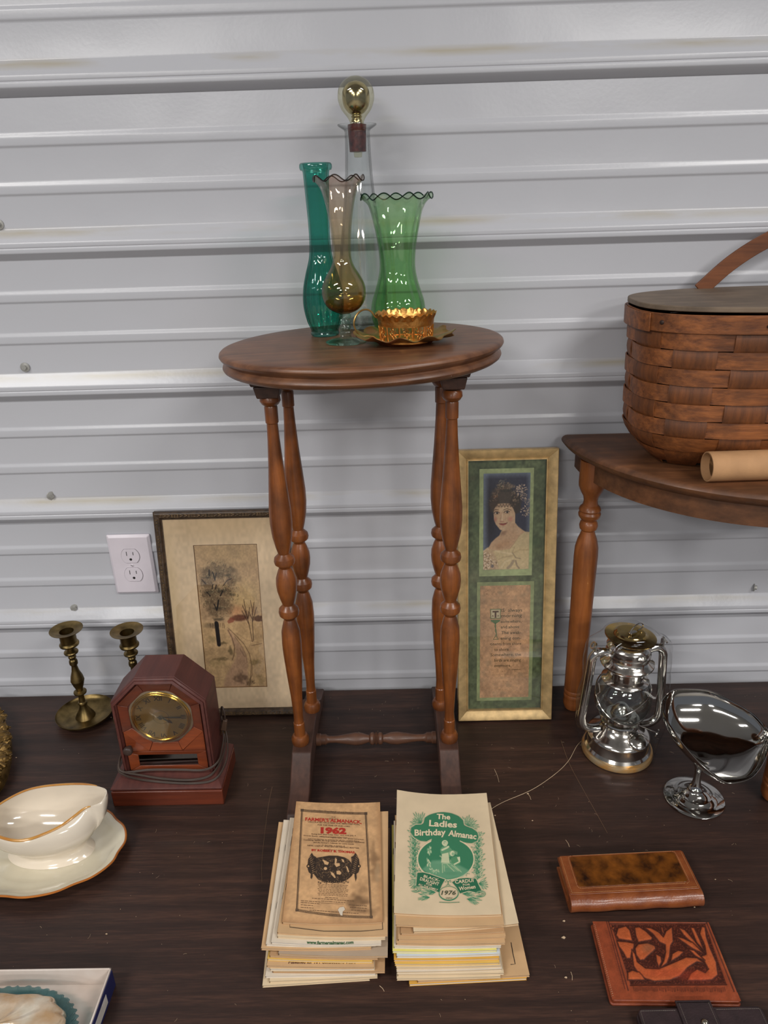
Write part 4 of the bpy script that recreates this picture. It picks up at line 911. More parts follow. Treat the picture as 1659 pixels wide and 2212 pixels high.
# ================================================================== octagonal wooden clock
M_ck = wood('clock_cherry', (128, 58, 34), (92, 38, 24), (60, 28, 20), 'z', .36, stain=.3, coat=.2)
M_ckx = wood('clock_cherry_x', (112, 50, 28), (80, 34, 21), (56, 26, 18), 'x', .36, stain=.25, coat=.2)
M_ckd = wood('clock_dusty_case', (98, 52, 44), (76, 38, 34), (56, 30, 26), 'y', .5, stain=.25, coat=.05)
M_ckl = wood('clock_light_veneer', (138, 66, 32), (104, 46, 24), (76, 34, 20), 'x', .34, stain=.15, coat=.2)
CX, CY = -.384, -.286
ck_ = thing('mantel_clock', 'octagonal reddish wood mantel clock with brass dial and power cord wound round its base', 'clock', (CX, CY, 0))
bx0, bx1, by0, by1 = -.0915, .0915, -.030, .074
mb = MB(); mb.box(bx0, bx1, by0, by1, 0, .030); mb.build('base_block', M_ckx, ck_, bevel=.0015)
mb = MB()
lo_ = (bx0+.0005, bx1-.0005, by0+.0005, by1-.0005); 
def frus(mb, a, b, z0, z1):
    v = [(a[0], a[2], z0), (a[1], a[2], z0), (a[1], a[3], z0), (a[0], a[3], z0), (b[0], b[2], z1), (b[1], b[2], z1), (b[1], b[3], z1), (b[0], b[3], z1)]
    mb.add(v, [(0, 3, 2, 1), (4, 5, 6, 7), (0, 1, 5, 4), (1, 2, 6, 5), (2, 3, 7, 6), (3, 0, 4, 7)])
mb.box(bx0+.002, bx1-.002, by0+.002, by1-.002, .030, .0335)
frus(mb, (bx0, bx1, by0, by1), (bx0, bx1, by0, by1), .0335, .0365); frus(mb, (bx0, bx1, by0, by1), (bx0+.014, bx1-.014, by0+.024, by1-.006), .0365, .0465)
mb.build('base_moulding', M_ckd, ck_, bevel=.0008)
R8 = .0765; c8 = .154; k8 = R8*math.tan(PI/8)
sil = lambda e, zb=.0465: [(-R8+e, zb), (R8-e, zb), (R8-e, c8+k8-e*.414), (k8-e*.414, c8+R8-e), (-k8+e*.414, c8+R8-e), (-R8+e, c8+k8-e*.414)]
MB().prism(sil(0), .0035, .066, 'y').build('case', M_ckd, ck_, bevel=.0008)
def ring2(mb, o_, i_, y0, y1):   # moulding following the silhouette, open below
    O, I = sil(o_), sil(i_); seq = [1, 2, 3, 4, 5, 0]
    v = []
    for idx in seq: v += [(O[idx][0], y0, O[idx][1]), (I[idx][0], y1, I[idx][1]), (I[idx][0], .004, I[idx][1]), (O[idx][0], .004, O[idx][1])]
    f = [(a*4+b, (a+1)*4+b, (a+1)*4+(b+1) % 4, a*4+(b+1) % 4) for a in range(5) for b in range(4)]+[(0, 1, 2, 3), (23, 22, 21, 20)]
    mb.add(v, f)
mb = MB(); ring2(mb, .0005, .0035, .0005, -.0015); ring2(mb, .0035, .0075, -.0035, -.0055); ring2(mb, .0075, .0105, -.003, .0015); mb.build('case_moulding', M_ckd, ck_, bevel=.0006)
# door: eight mitred strips, two corner wedges and a window frame beneath
def oct8(r): return [(r*math.cos(PI/8+PI/4*i)/math.cos(PI/8), c8+r*math.sin(PI/8+PI/4*i)/math.cos(PI/8)) for i in range(8)]
Oo, Oi = oct8(.0655), oct8(.0505)
for i in range(8):
    j = (i+1) % 8; g = .0004
    q = [Oo[i], Oo[j], Oi[j], Oi[i]]; cx_ = sum(p[0] for p in q)/4; cz_ = sum(p[1] for p in q)/4
    q = [(cx_+(x-cx_)*.985, cz_+(z-cz_)*.985) for x, z in q]
    v = [(q[0][0], -.0005, q[0][1]), (q[1][0], -.0005, q[1][1]), (q[2][0], .0025, q[2][1]), (q[3][0], .0025, q[3][1])]+[(x, .006, z) for x, z in q]
    MB().add(v, [(0, 1, 2, 3), (7, 6, 5, 4), (0, 4, 5, 1), (1, 5, 6, 2), (2, 6, 7, 3), (3, 7, 4, 0)]).build('bezel_strip', M_ckl if i in (5, 4, 6) else M_ckx, ck_, bevel=.0004)
zt_ = c8-.0655
for s_ in (-1, 1):
    tri = [(s_*.0648, c8-.0275), (s_*.0648, zt_-.001), (s_*.0275, zt_-.001)]
    MB().prism(tri, .0005, .006, 'y').build('corner_wedge', M_ckl, ck_, bevel=.0004)
wz0_, wz1_, wx_ = .0475, zt_-.002, .0648
wi0, wi1, wxi = wz0_+.0085, wz1_-.008, .0485
Q = [(-wx_, wz0_), (wx_, wz0_), (wx_, wz1_), (-wx_, wz1_)]; I = [(-wxi, wi0), (wxi, wi0), (wxi, wi1), (-wxi, wi1)]
for i in range(4):
    j = (i+1) % 4; q = [Q[i], Q[j], I[j], I[i]]; cx_ = sum(p[0] for p in q)/4; cz_ = sum(p[1] for p in q)/4
    q = [(cx_+(x-cx_)*.992, cz_+(z-cz_)*.97) for x, z in q]
    v = [(q[0][0], .0002, q[0][1]), (q[1][0], .0002, q[1][1]), (q[2][0], .002, q[2][1]), (q[3][0], .002, q[3][1])]+[(x, .006, z) for x, z in q]
    MB().add(v, [(0, 1, 2, 3), (7, 6, 5, 4), (0, 4, 5, 1), (1, 5, 6, 2), (2, 6, 7, 3), (3, 7, 4, 0)]).build('window_strip', M_ckl, ck_, bevel=.0004)
MB().box(-wxi-.001, wxi+.001, .0028, .0032, wi0-.001, wi1+.001).build('mirror_window', mat('clock_mirror', (150, 146, 142), .08, metal=1, var=.05), ck_)
M_dial = mat('brass_dial', (176, 146, 94), .36, metal=.9, vs=30, var=.1)
MY = Matrix.Translation((0, 0, c8)) @ Matrix.Rotation(PI/2, 4, 'X')      # lathe axis -> towards viewer
MB().lathe([(.0001, -.0030), (.0505, -.0030), (.0530, -.0038), (.0530, -.0045), (.0001, -.0045)], 64, M=MY).build('dial_ground', mat('dial_ground', (150, 132, 110), .4, metal=.6), ck_)
fd = MB().lathe([(.0001, -.0022), (.0425, -.0022), (.0425, -.0028), (.0001, -.0028)], 72, M=MY).build('dial', M_dial, ck_)
MB().lathe([(.0418, -.0028), (.0424, -.0008), (.0440, .0002), (.0456, -.0004), (.0462, -.0016), (.0478, -.0018), (.0486, -.0030)], 80, M=MY).build('brass_ring', mat('polished_brass', (220, 176, 86), .18, metal=1, var=.05), ck_, ang=50)
M_num = mat('numeral_black', (42, 32, 24), .5, var=.02)
mb = MB()
dl = lambda x, y: (x, .00205, c8+y)
for i, nm in enumerate(['XII', 'I', 'II', 'III', 'IIII', 'V', 'VI', 'VII', 'VIII', 'IX', 'X', 'XI']):
    a = PI/2-i*PI/6; rr_ = .0325
    # numerals stand radially; "IIII" at four as on old dials
    rot = a-PI/2
    place_text(mb, nm, .0112, math.cos(a)*rr_-math.sin(rot)*-0-math.cos(a)*.0, math.sin(a)*rr_, dl, rot=rot, bold=.022)
strip(mb, [(.0128*math.cos(t), .0128*math.sin(t)) for t in [2*PI*i/48 for i in range(48)]], .0005, dl, closed=True)
for i in range(12):
    a = PI/6*i; place_text(mb, '·', .004, math.cos(a)*.0155, math.sin(a)*.0155, dl)
place_text(mb, '—————————', .0016, 0, -.0215, dl, width=.015); place_text(mb, '—————', .0014, 0, -.0240, dl, width=.009)
mb.build('numerals', M_num, fd, smooth=False)
M_hand = mat('hand_black', (26, 22, 20), .35, var=.02)
def hand(name, ang, L, w0, w1, y):
    Mr = Matrix.Translation((0, 0, c8)) @ Matrix.Rotation(-R_(ang-90), 4, 'Y')
    pts = [(-.004, -w0/2), (L*.62, -w1/2), (L*.66, -w1*1.3), (L, 0), (L*.66, w1*1.3), (L*.62, w1/2), (-.004, w0/2)] if name == 'hour_hand' else [(-.006, -w0/2), (L, -w1/2), (L, w1/2), (-.006, w0/2)]
    MB().prism(pts, y, y+.0006, 'y', M=Matrix.Translation((0, 0, c8)) @ Matrix.Rotation(-R_(90-ang), 4, 'Y')).build(name, M_hand, ck_)
hand('minute_hand', 91, .033, .0018, .0022, .0006); hand('hour_hand', 124, .021, .0014, .0024, .0012)
MB().lathe([(.0001, .0012), (.0032, .0010), (.0034, -.0022)], 20, M=MY).build('hand_boss', M_hand, ck_)
MB().lathe([(.0495, .0016), (.047, .0020), (.0001, .0034), (.0001, .0030), (.0495, .0012)], 64, M=MY).build('dial_glass', M_pane, ck_)
MB().lathe(smoothprof([(.0030, 0), (.0030, .004), (.0065, .006), (.0078, .010), (.0065, .0145), (.0001, .0158)], 4), 28, M=Matrix.Translation((-.0585, .001, c8-.057)) @ Matrix.Rotation(PI/2, 4, 'X')).build('knob', mat('knob_dark', (62, 46, 40), .5), ck_)
M_cord = mat('brown_cord', (64, 50, 42), .5, var=.1)
def cordloop(pts, r=.0012):
    P = smoothprof(pts, 6)
    MB().tube(P, r, 8).build('cord', M_cord, ck_); MB().tube([(x, y, z+.0019) for x, y, z in P], r, 8).build('cord', M_cord, ck_)
cordloop([(.0785, .066, .110), (.084, .050, .082), (.0835, .028, .066), (.081, .004, .059), (.062, -.010, .055), (.02, -.0095, .0555), (-.03, -.0085, .0555), (-.062, -.010, .053), (-.078, -.010, .056), (-.082, .004, .065), (-.081, .03, .072), (-.078, .068, .078), (0, .0705, .085), (.074, .0705, .090)])
cordloop([(.0795, .062, .104), (.086, .046, .072), (.085, .020, .056), (.073, -.012, .0475), (.045, -.022, .0455), (.0, -.020, .046), (-.045, -.014, .050), (-.074, -.010, .055), (-.083, .002, .062), (-.082, .03, .068)])
cordloop([(.083, .058, .10), (.0905, .042, .070), (.092, .012, .052), (.080, -.018, .0435), (.050, -.0255, .0415), (.0, -.024, .043), (-.05, -.019, .047), (-.078, -.012, .054), (-.084, .0, .060)])
cordloop([(.080, .064, .105), (.083, .058, .125), (.087, .052, .130), (.090, .048, .118), (.088, .050, .108)], .0014)
mb = MB(); Mp = Matrix.Translation((.0865, .050, .098)) @ Matrix.Rotation(.25, 4, 'Y')
frus2 = [(-.005, -.004, -.010), (.005, -.004, -.010), (.005, .004, -.010), (-.005, .004, -.010), (-.0038, -.003, .011), (.0038, -.003, .011), (.0038, .003, .011), (-.0038, .003, .011)]
mb.add([tuple(Mp @ Vector(p)) for p in frus2], [(0, 3, 2, 1), (4, 5, 6, 7), (0, 1, 5, 4), (1, 2, 6, 5), (2, 3, 7, 6), (3, 0, 4, 7)])
pg = mb.build('plug', mat('plug_brown', (78, 58, 44), .5), ck_, bevel=.0012)
for d_ in (-.0028, .0028): MB().box(d_-.0006, d_+.0006, -.003, .003, -.022, -.0098, M=Mp).build('prong', mat('prong_brass', (150, 122, 80), .35, metal=1), pg)

# ================================================================== wire-guard lantern
M_chr = mat('bright_tin', (208, 204, 198), .14, metal=1, vs=30, var=.06, bump=.12, bs=40)
ln = thing('hurricane_lantern', 'shiny silver hurricane lantern in clear plastic wrap in front of the half-round table leg', 'lantern', (.383, -.203, 0), R_(6))
MB().lathe([(.0001, .0), (.058, 0), (.0605, .0015), (.061, .006), (.0595, .0095), (.056, .0105), (.0001, .0105)], 64).build('base_ring', mat('amber_tape', (206, 150, 76), .3, metal=.55, vs=60, col2=(190, 172, 140)), ln, label='base rim with amber-stained tape')
MB().lathe([(.0001, .0105), (.0555, .0105), (.0562, .013), (.0545, .0155), (.0528, .018), (.0522, .036), (.0530, .038), (.0520, .0405), (.047, .0445), (.040, .049), (.0345, .054), (.0315, .059), (.0001, .059)], 64).build('fuel_tank', M_chr, ln, ang=30)
MB().lathe([(.0001, .059), (.0285, .059), (.0285, .0635), (.0328, .0655), (.0335, .068), (.0325, .0705), (.0285, .072), (.0272, .078), (.024, .080), (.0001, .080)], 56).build('burner_collar', M_chr, ln, ang=30)
MB().lathe([(.0001, .080), (.0180, .080), (.0150, .090), (.0085, .0985), (.0045, .101), (.0001, .1015)], 40).build('burner_cone', M_chr, ln, ang=50)
gp_ = smoothprof([(.0250, .0765), (.0300, .0795), (.0385, .086), (.0450, .097), (.0475, .111), (.0462, .125), (.0415, .139), (.0365, .149), (.0345, .1525)], 4)
MB().lathe(gp_+[(r-.0016, z) for r, z in gp_[::-1]], 64, close=True).build('glass_globe', glass('globe_glass', [(0, (.93, .95, .94))], .9, 1.5, dk=.45), ln, ang=70)
MB().lathe([(.0335, .1500), (.0385, .1515), (.0392, .1535), (.0375, .156), (.033, .1585), (.0302, .1605), (.0302, .179), (.0290, .179), (.0290, .152)], 56, close=True).build('globe_plate', M_chr, ln, ang=30)
g0 = None
for k in range(10):
    a = 2*PI*k/10+.3; Mx = Matrix.Translation((.0303*math.cos(a), .0303*math.sin(a), .1705)) @ Vector((math.cos(a), math.sin(a), 0)).to_track_quat('Z', 'Y').to_matrix().to_4x4()
    if g0 is None: g0 = MB().lathe([(.0001, .0004), (.0026, .0002), (.0026, -.0006)], 14).build('vent_hole', mat('vent_light', (200, 196, 190), .5), ln); g0.matrix_local = Mx
    else: o = g0.copy(); COL.objects.link(o); o.matrix_local = Mx
MB().lathe([(.0305, .1790), (.0420, .1830), (.0440, .1855), (.0438, .1885), (.0405, .1920), (.0362, .1950), (.0350, .1975), (.0350, .2025), (.0368, .2040), (.0368, .2065), (.0350, .2080), (.0350, .2170), (.0360, .2190), (.0335, .2230), (.0290, .2260), (.0260, .2260), (.0260, .1790)], 64, close=True).build('chimney_hood', M_chr, ln, ang=30)
Mc = Matrix.Translation((0, 0, .2285)) @ Matrix.Rotation(R_(4), 4, 'Y') @ Matrix.Scale(1.1, 4)
MB().lathe([(.0001, 0), (.026, 0), (.0355, .0050), (.0376, .0068), (.0378, .0082), (.0355, .0090), (.0270, .0095), (.0230, .0112), (.0205, .0140), (.0001, .0150)], 64, M=Mc).build('cap', mat('tinted_cap', (176, 160, 120), .16, metal=1, vs=26, col2=(206, 170, 84), bump=.3, bs=60), ln, ang=30, label='amber-tinted reflective cap')
lp_ = smoothprof([(-.010, 0, .0165), (-.009, 0, .0195), (.004, 0, .0275), (.016, 0, .0265), (.0205, 0, .0185), (.0095, 0, .0158)], 5)
MB().tube([tuple(Mc @ Matrix.Rotation(.5, 4, 'Z') @ Vector((x, y-.004, z))) for x, y, z in lp_], .0010, 8).build('lift_ring', M_chr, ln)
Mt2 = Mc @ Matrix.Rotation(.5, 4, 'Z'); MB().box(-.010, .004, -.0075, -.0015, .0145, .0178, M=Mt2).build('ring_clip', M_chr, ln, bevel=.0006)
for s_ in (-1, 1):
    P = smoothprof([(s_*.0345, 0, .2075), (s_*.0455, 0, .2105), (s_*.0555, 0, .2075), (s_*.0608, 0, .1985), (s_*.0622, 0, .186), (s_*.0655, 0, .140), (s_*.0690, 0, .092), (s_*.0695, 0, .076), (s_*.0655, 0, .0625), (s_*.056, 0, .0545), (s_*.045, 0, .0520), (s_*.036, 0, .0525)], 5)
    MB().tube(P, .0072, 14).build('side_tube', M_chr, ln, ang=60)
    e = MB().box(s_*.0575-.0012, s_*.0575+.0012, -.0045, .0045, .204, .224); e.lathe([(.0045, -.0016), (.0068, -.0016), (.0068, .0016), (.0045, .0016)], 20, close=True, M=Matrix.Translation((s_*.0610, 0, .2235)) @ Matrix.Rotation(R_(90-s_*35), 4, 'Y'))
    e.build('handle_ear', M_chr, ln)
P = [(.0615*math.cos(t), .010+.048*0+(.001), .2235-.0*t) for t in (0,)]
for tilt, ph in ((34, .4), (-34, 1.2)):
    Mr = Matrix.Translation((0, 0, .112)) @ Matrix.Rotation(ph, 4, 'Z') @ Matrix.Rotation(R_(tilt), 4, 'X')
    pts = []
    for i in range(60):
        t = 2*PI*i/60; q = Mr @ Vector((.0505*math.cos(t), .0505*math.sin(t), 0)); r = math.hypot(q.x, q.y)
        rg = np.interp(q.z, [.076, .0865, .097, .111, .125, .139, .153], [.0275, .0405, .0475, .0500, .0485, .0440, .0368]); k = rg/r; pts.append((q.x*k, q.y*k, q.z))
    MB().tube(pts, .0012, 8, closed=True).build('globe_guard', M_chr, ln)
Mk = Matrix.Translation((.016, -.0375, .0455)) @ Matrix.Rotation(R_(28), 4, 'X')
MB().lathe(smoothprof([(.0150, -.003), (.0165, .001), (.0165, .007), (.0150, .0095), (.0110, .0115), (.0060, .0125), (.0001, .0128)], 3), 40, M=Mk, mod=lambda a, r, z, k: (r*(1+.02*math.cos(24*a)*(z < .008)), z)).build('filler_cap', M_chr, ln, ang=40)
MB().tube([(.022, -.020, .0685), (.040, -.030, .064), (.050, -.034, .060)], .0011, 8).build('wick_spindle', M_chr, ln)
MB().lathe([(.0001, -.001), (.0075, -.001), (.0075, .001), (.0001, .001)], 20, M=Matrix.Translation((.051, -.0345, .0595)) @ Vector((.75, -.6, -.3)).to_track_quat('Z', 'Y').to_matrix().to_4x4()).build('wick_wheel', M_chr, ln)
MB().tube(smoothprof([(-.050, -.010, .155), (-.0485, -.014, .140), (-.052, -.012, .132), (-.047, -.014, .120), (-.051, -.013, .110), (-.044, -.012, .100)], 4), .0010, 8).build('globe_lever', M_chr, ln)
def wrapf(U, V):
    z = U; return z
zz_ = [0.002, .012, .03, .05, .10, .16, .205, .222, .228, .236, .246, .256]; aa_ = [.0625, .0625, .068, .0775, .0785, .0735, .0725, .0715, .060, .046, .040, .020]; bb_ = [.062, .062, .054, .047, .049, .047, .044, .043, .041, .040, .038, .020]
mb = MB(); n = 64; v = []; rs_ = np.random.RandomState(2)
for k in range(40):
    z = .002+(.256-.002)*k/39; a_, b_ = np.interp(z, zz_, aa_), np.interp(z, zz_, bb_)
    for i in range(n):
        t = 2*PI*i/n; w_ = 1+.012*math.sin(5*t+z*60)+.01*math.sin(9*t-z*95)
        v.append((a_*math.copysign(abs(math.cos(t))**.8, math.cos(t))*w_, b_*math.copysign(abs(math.sin(t))**.9, math.sin(t))*w_, z))
mb.add(v, [(k*n+i, k*n+(i+1) % n, (k+1)*n+(i+1) % n, (k+1)*n+i) for k in range(39) for i in range(n)]).build('plastic_wrap', glass('clear_film', [(0, (.985, .985, .985))], .35, 1.22, rough=.06, dk=.6), ln, ang=70, label='clear shrink film around the lantern')

# ================================================================== silver compote
M_sil = mat('polished_silver', (196, 194, 190), .07, metal=1, vs=20, var=.03)
cp = thing('compote', 'polished silver compote with tilted leaf-shaped bowl beside the lantern', 'dish', (.475, -.3195, 0))
MB().lathe([(.0001, .0005), (.0440, .0005), (.0462, .0008), (.0466, .0020), (.0450, .0032), (.0360, .0048), (.0285, .0075), (.0265, .0098), (.0250, .0105), (.0225, .0110), (.0185, .0140), (.0130, .0175), (.0112, .0205), (.0118, .0222), (.0098, .0240), (.0072, .0300), (.0056, .0400), (.0052, .0500), (.0060, .0600), (.0085, .0680), (.0085, .0700), (.0001, .0700)], 64).build('foot_and_stem', M_sil, cp, ang=65)
rim = [(1430, 1521), (1449, 1496), (1477, 1490), (1532, 1494), (1587, 1519), (1629, 1546), (1659, 1585), (1654, 1632), (1626, 1676), (1587, 1690), (1560, 1686), (1518, 1654), (1490, 1624), (1463, 1590), (1441, 1555)]
rp = [at(u, v, n=np.array([0, -.35, 1.]), p=np.array([0, -.3195, .105])) for u, v in rim]
rp = csmooth([tuple(q) for q in rp], 6); nR = len(rp)
C0 = np.array([.482, -.3125, .070]); Cr = np.mean(np.array(rp), 0)
v = []; NL = 22
for k in range(NL+1):
    t = k/NL
    for q in rp:
        q = np.array(q); c = C0+(Cr-C0)*0; b = C0
        s = math.sin(t*PI/2)**.85; hgt = (1-math.cos(t*PI/2))**.9
        flare = .06*max(0, t-.85)/.15
        pos = b[:2]+(q[:2]-b[:2])*s*(1+flare*.15); z = b[2]+(q[2]-b[2])*hgt+.0012*math.exp(-((s-.33)/.03)**2)+.0012*math.exp(-((s-.2)/.025)**2)
        v.append((pos[0], pos[1], z))
m1 = len(v); inner_ = [(x, y, z-.0014) for x, y, z in v]
f = [(k*nR+i, k*nR+(i+1) % nR, (k+1)*nR+(i+1) % nR, (k+1)*nR+i) for k in range(NL) for i in range(nR)]
f += [tuple(m1+q for q in ff[::-1]) for ff in f]+[(NL*nR+i, NL*nR+(i+1) % nR, m1+NL*nR+(i+1) % nR, m1+NL*nR+i) for i in range(nR)]
MB().add(v+inner_, f).build('bowl', M_sil, cp, world=True, ang=70)
MB().tube([v[NL*nR+i] for i in range(nR)], .0012, 8, closed=True).build('rim', M_sil, cp, world=True)

# ================================================================== gravy boat and its plate
def glazed(name, edge):
    return mat(name, (222, 210, 192), .12, var=.04, vs=12, coat=.6)
M_cer = glazed('cream_glaze', None); M_rimb = mat('ochre_glaze', (196, 146, 72), .14, vs=30, var=.15, coat=.6, col2=(172, 112, 50)); M_rimo = mat('rust_glaze', (184, 112, 48), .14, vs=30, coat=.6, col2=(150, 84, 34))
M_cerp = mat('grey_glaze', (206, 198, 176), .14, var=.05, vs=14, coat=.6)
gpl = thing('serving_plate', 'cream oval underplate with rust-brown edge beneath the gravy boat', 'plate', (-.548, -.415, 0))
def plate_shape(a):
    k = 1.012-.030*abs(math.cos(4*a+.5))**6
    return .1245*k, .0885*k
v = []; n = 120
prof_ = [(.55, .0), (.62, .0), (.66, .0025), (.86, .0095), (.985, .0175), (1.0, .0190), (.985, .0200), (.93, .0165), (.915, .0170), (.87, .0130), (.76, .0085), (.66, .0062), (.62, .0068), (.585, .0058), (.50, .0056), (.0, .0056)]
for r, z in prof_[:-1]:
    for i in range(n):
        a = 2*PI*i/n; A, B = plate_shape(a) if r > .8 else (.1245, .0885); v.append((A*r*math.cos(a), B*r*math.sin(a), z))
m = len(prof_)-1
MB().add(v, [(k*n+i, k*n+(i+1) % n, (k+1)*n+(i+1) % n, (k+1)*n+i) for k in range(m-1) for i in range(n)]+[tuple(range(n-1, -1, -1)), tuple(range((m-1)*n, m*n))]).build('plate_body', M_cerp, gpl, ang=70)
MB().tube([(plate_shape(a)[0]*.992*math.cos(a), plate_shape(a)[1]*.992*math.sin(a), .0193) for a in [2*PI*i/160 for i in range(160)]], .0017, 8, closed=True, flat=.8).build('painted_edge', M_rimo, gpl)
gb = thing('gravy_boat', 'cream ceramic gravy boat with ochre rim and broad pouring lip', 'gravy boat', (-.535, -.412, .006))
rimb = [(-.4435, -.3945, .0985), (-.4465, -.3835, .099), (-.458, -.3755, .0975), (-.481, -.366, .094), (-.512, -.360, .090), (-.554, -.358, .085), (-.583, -.364, .082), (-.606, -.379, .0785), (-.618, -.397, .077), (-.617, -.418, .0755), (-.604, -.436, .0740), (-.585, -.446, .0735), (-.560, -.4525, .0730), (-.539, -.451, .0735), (-.516, -.441, .0755), (-.498, -.431, .079), (-.484, -.4195, .084), (-.471, -.410, .0895), (-.4575, -.4085, .0935), (-.447, -.4055, .0965)]
rb = csmooth(rimb, 5); nb = len(rb); cxg, cyg = -.538, -.408
secs = [(.0, 1.0, 0), (.004, .992, 0), (.012, .975, 0), (.024, .955, .004), (.036, .90, .01), (.048, .80, .02), (.058, .66, .03), (.064, .64, .03), (.070, .65, .02), (.076, .74, .01), (.0795, .78, 0)]
v = []
def bsec(q, t, zb):
    return None
zfoot = .0060
for idx, (dz, sc, sh) in enumerate(secs):
    t = idx/(len(secs)-1)
    for (x, y, z) in rb:
        dx, dy = x-cxg, y-cyg
        # towards the foot the section becomes a plain oval
        a = math.atan2(dy/.047, dx/.085); ox, oy = .085*math.cos(a), .047*math.sin(a); k = min(1, t*1.7)
        px, py = dx*(1-k)+ox*k, dy*(1-k)+oy*k
        ztop = z; zz = ztop+(zfoot-ztop)*(dz/.0795)
        bulge = 1+.10*math.sin(PI*min(1, t*1.6))*(1-k*.3)
        v.append((cxg+px*sc*bulge*(1 if idx else 1), cyg+py*sc*bulge, zz))
ins_ = [(.0, .985), (.004, .965), (.014, .955), (.028, .92), (.040, .82), (.050, .62), (.055, .35), (.056, .05)]
base_n = len(v)
for dz, sc in ins_:
    for (x, y, z) in rb:
        dx, dy = x-cxg, y-cyg; t = dz/.056; a = math.atan2(dy/.047, dx/.085); ox, oy = .085*math.cos(a), .047*math.sin(a); k = min(1, t*1.4)
        px, py = dx*(1-k)+ox*k, dy*(1-k)+oy*k; bl = 1+.07*math.sin(PI*min(1, t*1.3))
        v.append((cxg+px*sc*bl, cyg+py*sc*bl, z+(.022-z)*t))
ms_, mi_ = len(secs), len(ins_)
f = [(k*nb+i, k*nb+(i+1) % nb, (k+1)*nb+(i+1) % nb, (k+1)*nb+i) for k in range(ms_-1) for i in range(nb)]
f += [(base_n+k*nb+i, base_n+(k+1)*nb+i, base_n+(k+1)*nb+(i+1) % nb, base_n+k*nb+(i+1) % nb) for k in range(mi_-1) for i in range(nb)]
f += [(i, base_n+i, base_n+(i+1) % nb, (i+1) % nb) for i in range(nb)]+[tuple((ms_-1)*nb+i for i in range(nb)), tuple(base_n+(mi_-1)*nb+i for i in range(nb))[::-1]]
MB().add(v, f).build('boat_body', M_cer, gb, world=True, ang=70)
lipn = [i for i in range(nb) if rb[i][0] < -.462]
i0 = lipn[0]; seq = [rb[i] for i in lipn]
MB().tube([(x, y, z+.0003) for x, y, z in seq], lambda t: .0021*min(1, (t+.04)*10, (1.04-t)*10), 10, flat=.8).build('ochre_rim', M_rimb, gb, world=True)
MB().tube(smoothprof([(-.612, -.405, .072), (-.632, -.402, .080), (-.650, -.400, .078), (-.656, -.400, .062), (-.645, -.402, .045), (-.622, -.405, .034), (-.606, -.406, .030)], 5), .005, 10).build('handle', M_cer, gb, world=True)
for pts in ([(33+0, 1831), (50, 1829), (85, 1827), (108, 1822)], [(110, 1822), (120, 1808), (140, 1796), (168, 1776)]):
    pass

# ================================================================== gilt oval frame at the left edge
M_og = mat('antique_gilt', (150, 118, 66), .42, metal=.75, vs=60, var=.35, bump=.5, bs=120)
gf = thing('ornate_frame', 'ornate gilt frame with raised leaf relief lying flat at the left edge', 'frame', (-.816, -.27, 0))
def loz(t, a, b, e=1.5): c, s = math.cos(t), math.sin(t); return (a*math.copysign(abs(c)**(2/e), c), b*math.copysign(abs(s)**(2/e), s))
v = []; n = 160; prf = [(1.0, 0), (1.0, .012), (.985, .020), (.93, .026), (.80, .028), (.70, .022), (.66, .012), (.66, 0)]
for r, z in prf:
    for i in range(n):
        x, y = loz(2*PI*i/n+.01, .134*r, .212*r); v.append((x, y, z))
MB().add(v, [(k*n+i, k*n+(i+1) % n, ((k+1) % 8)*n+(i+1) % n, ((k+1) % 8)*n+i) for k in range(8) for i in range(n)]).build('moulding', M_og, gf, ang=60)
MB().add([(*loz(2*PI*i/80, .134*.67, .212*.67), .008) for i in range(80)]+[(*loz(2*PI*i/80, .134*.67, .212*.67), .005) for i in range(80)], [tuple(range(80)), tuple(range(159, 79, -1))]).build('mirror_plate', mat('dark_mirror', (120, 120, 120), .05, metal=1), gf)
rs = random.Random(12)
lf0 = None
def leaf_mb(L, W):
    mb = MB(); nu, nv = 9, 7
    def fn(u, v_):
        w_ = W*math.sin(PI*min(.98, max(.02, u))**.8)*(1+.18*math.sin(u*22)); x = (u-.5)*L; y = (v_-.5)*2*w_
        return (x, y, .0042*math.cos((v_-.5)*PI)*math.sin(PI*u)**.5+.0022*math.sin(u*5)*(1-abs(v_-.5)*2)+.0010*abs(math.sin((v_-.5)*9)))
    mb.grid(fn, nu, nv); mb.grid(lambda u, v_: (fn(u, v_)[0], fn(u, v_)[1], -.002), nu, nv); return mb
lobj = leaf_mb(.026, .0062).build('relief_leaf', M_og, gf, ang=80)
cnt = 0
for ti in range(150):
    t = -1.1+ti*.0235+rs.random()*.01
    for k in range(2):
        r = .86+.10*rs.random() if k else .97-.05*rs.random()
        x, y = loz(t, .134*r, .212*r)
        if t < -.35 and k: continue
        o = lobj if cnt == 0 else lobj.copy()
        if cnt: COL.objects.link(o)
        sc = .55+.6*rs.random(); o.location = (x, y, .0245+.004*rs.random()); o.rotation_euler = ((rs.random()-.5)*.9, (rs.random()-.5)*.7, rs.random()*2*PI); o.scale = (sc, sc, sc*1.3); cnt += 1
    if cnt > 230: break

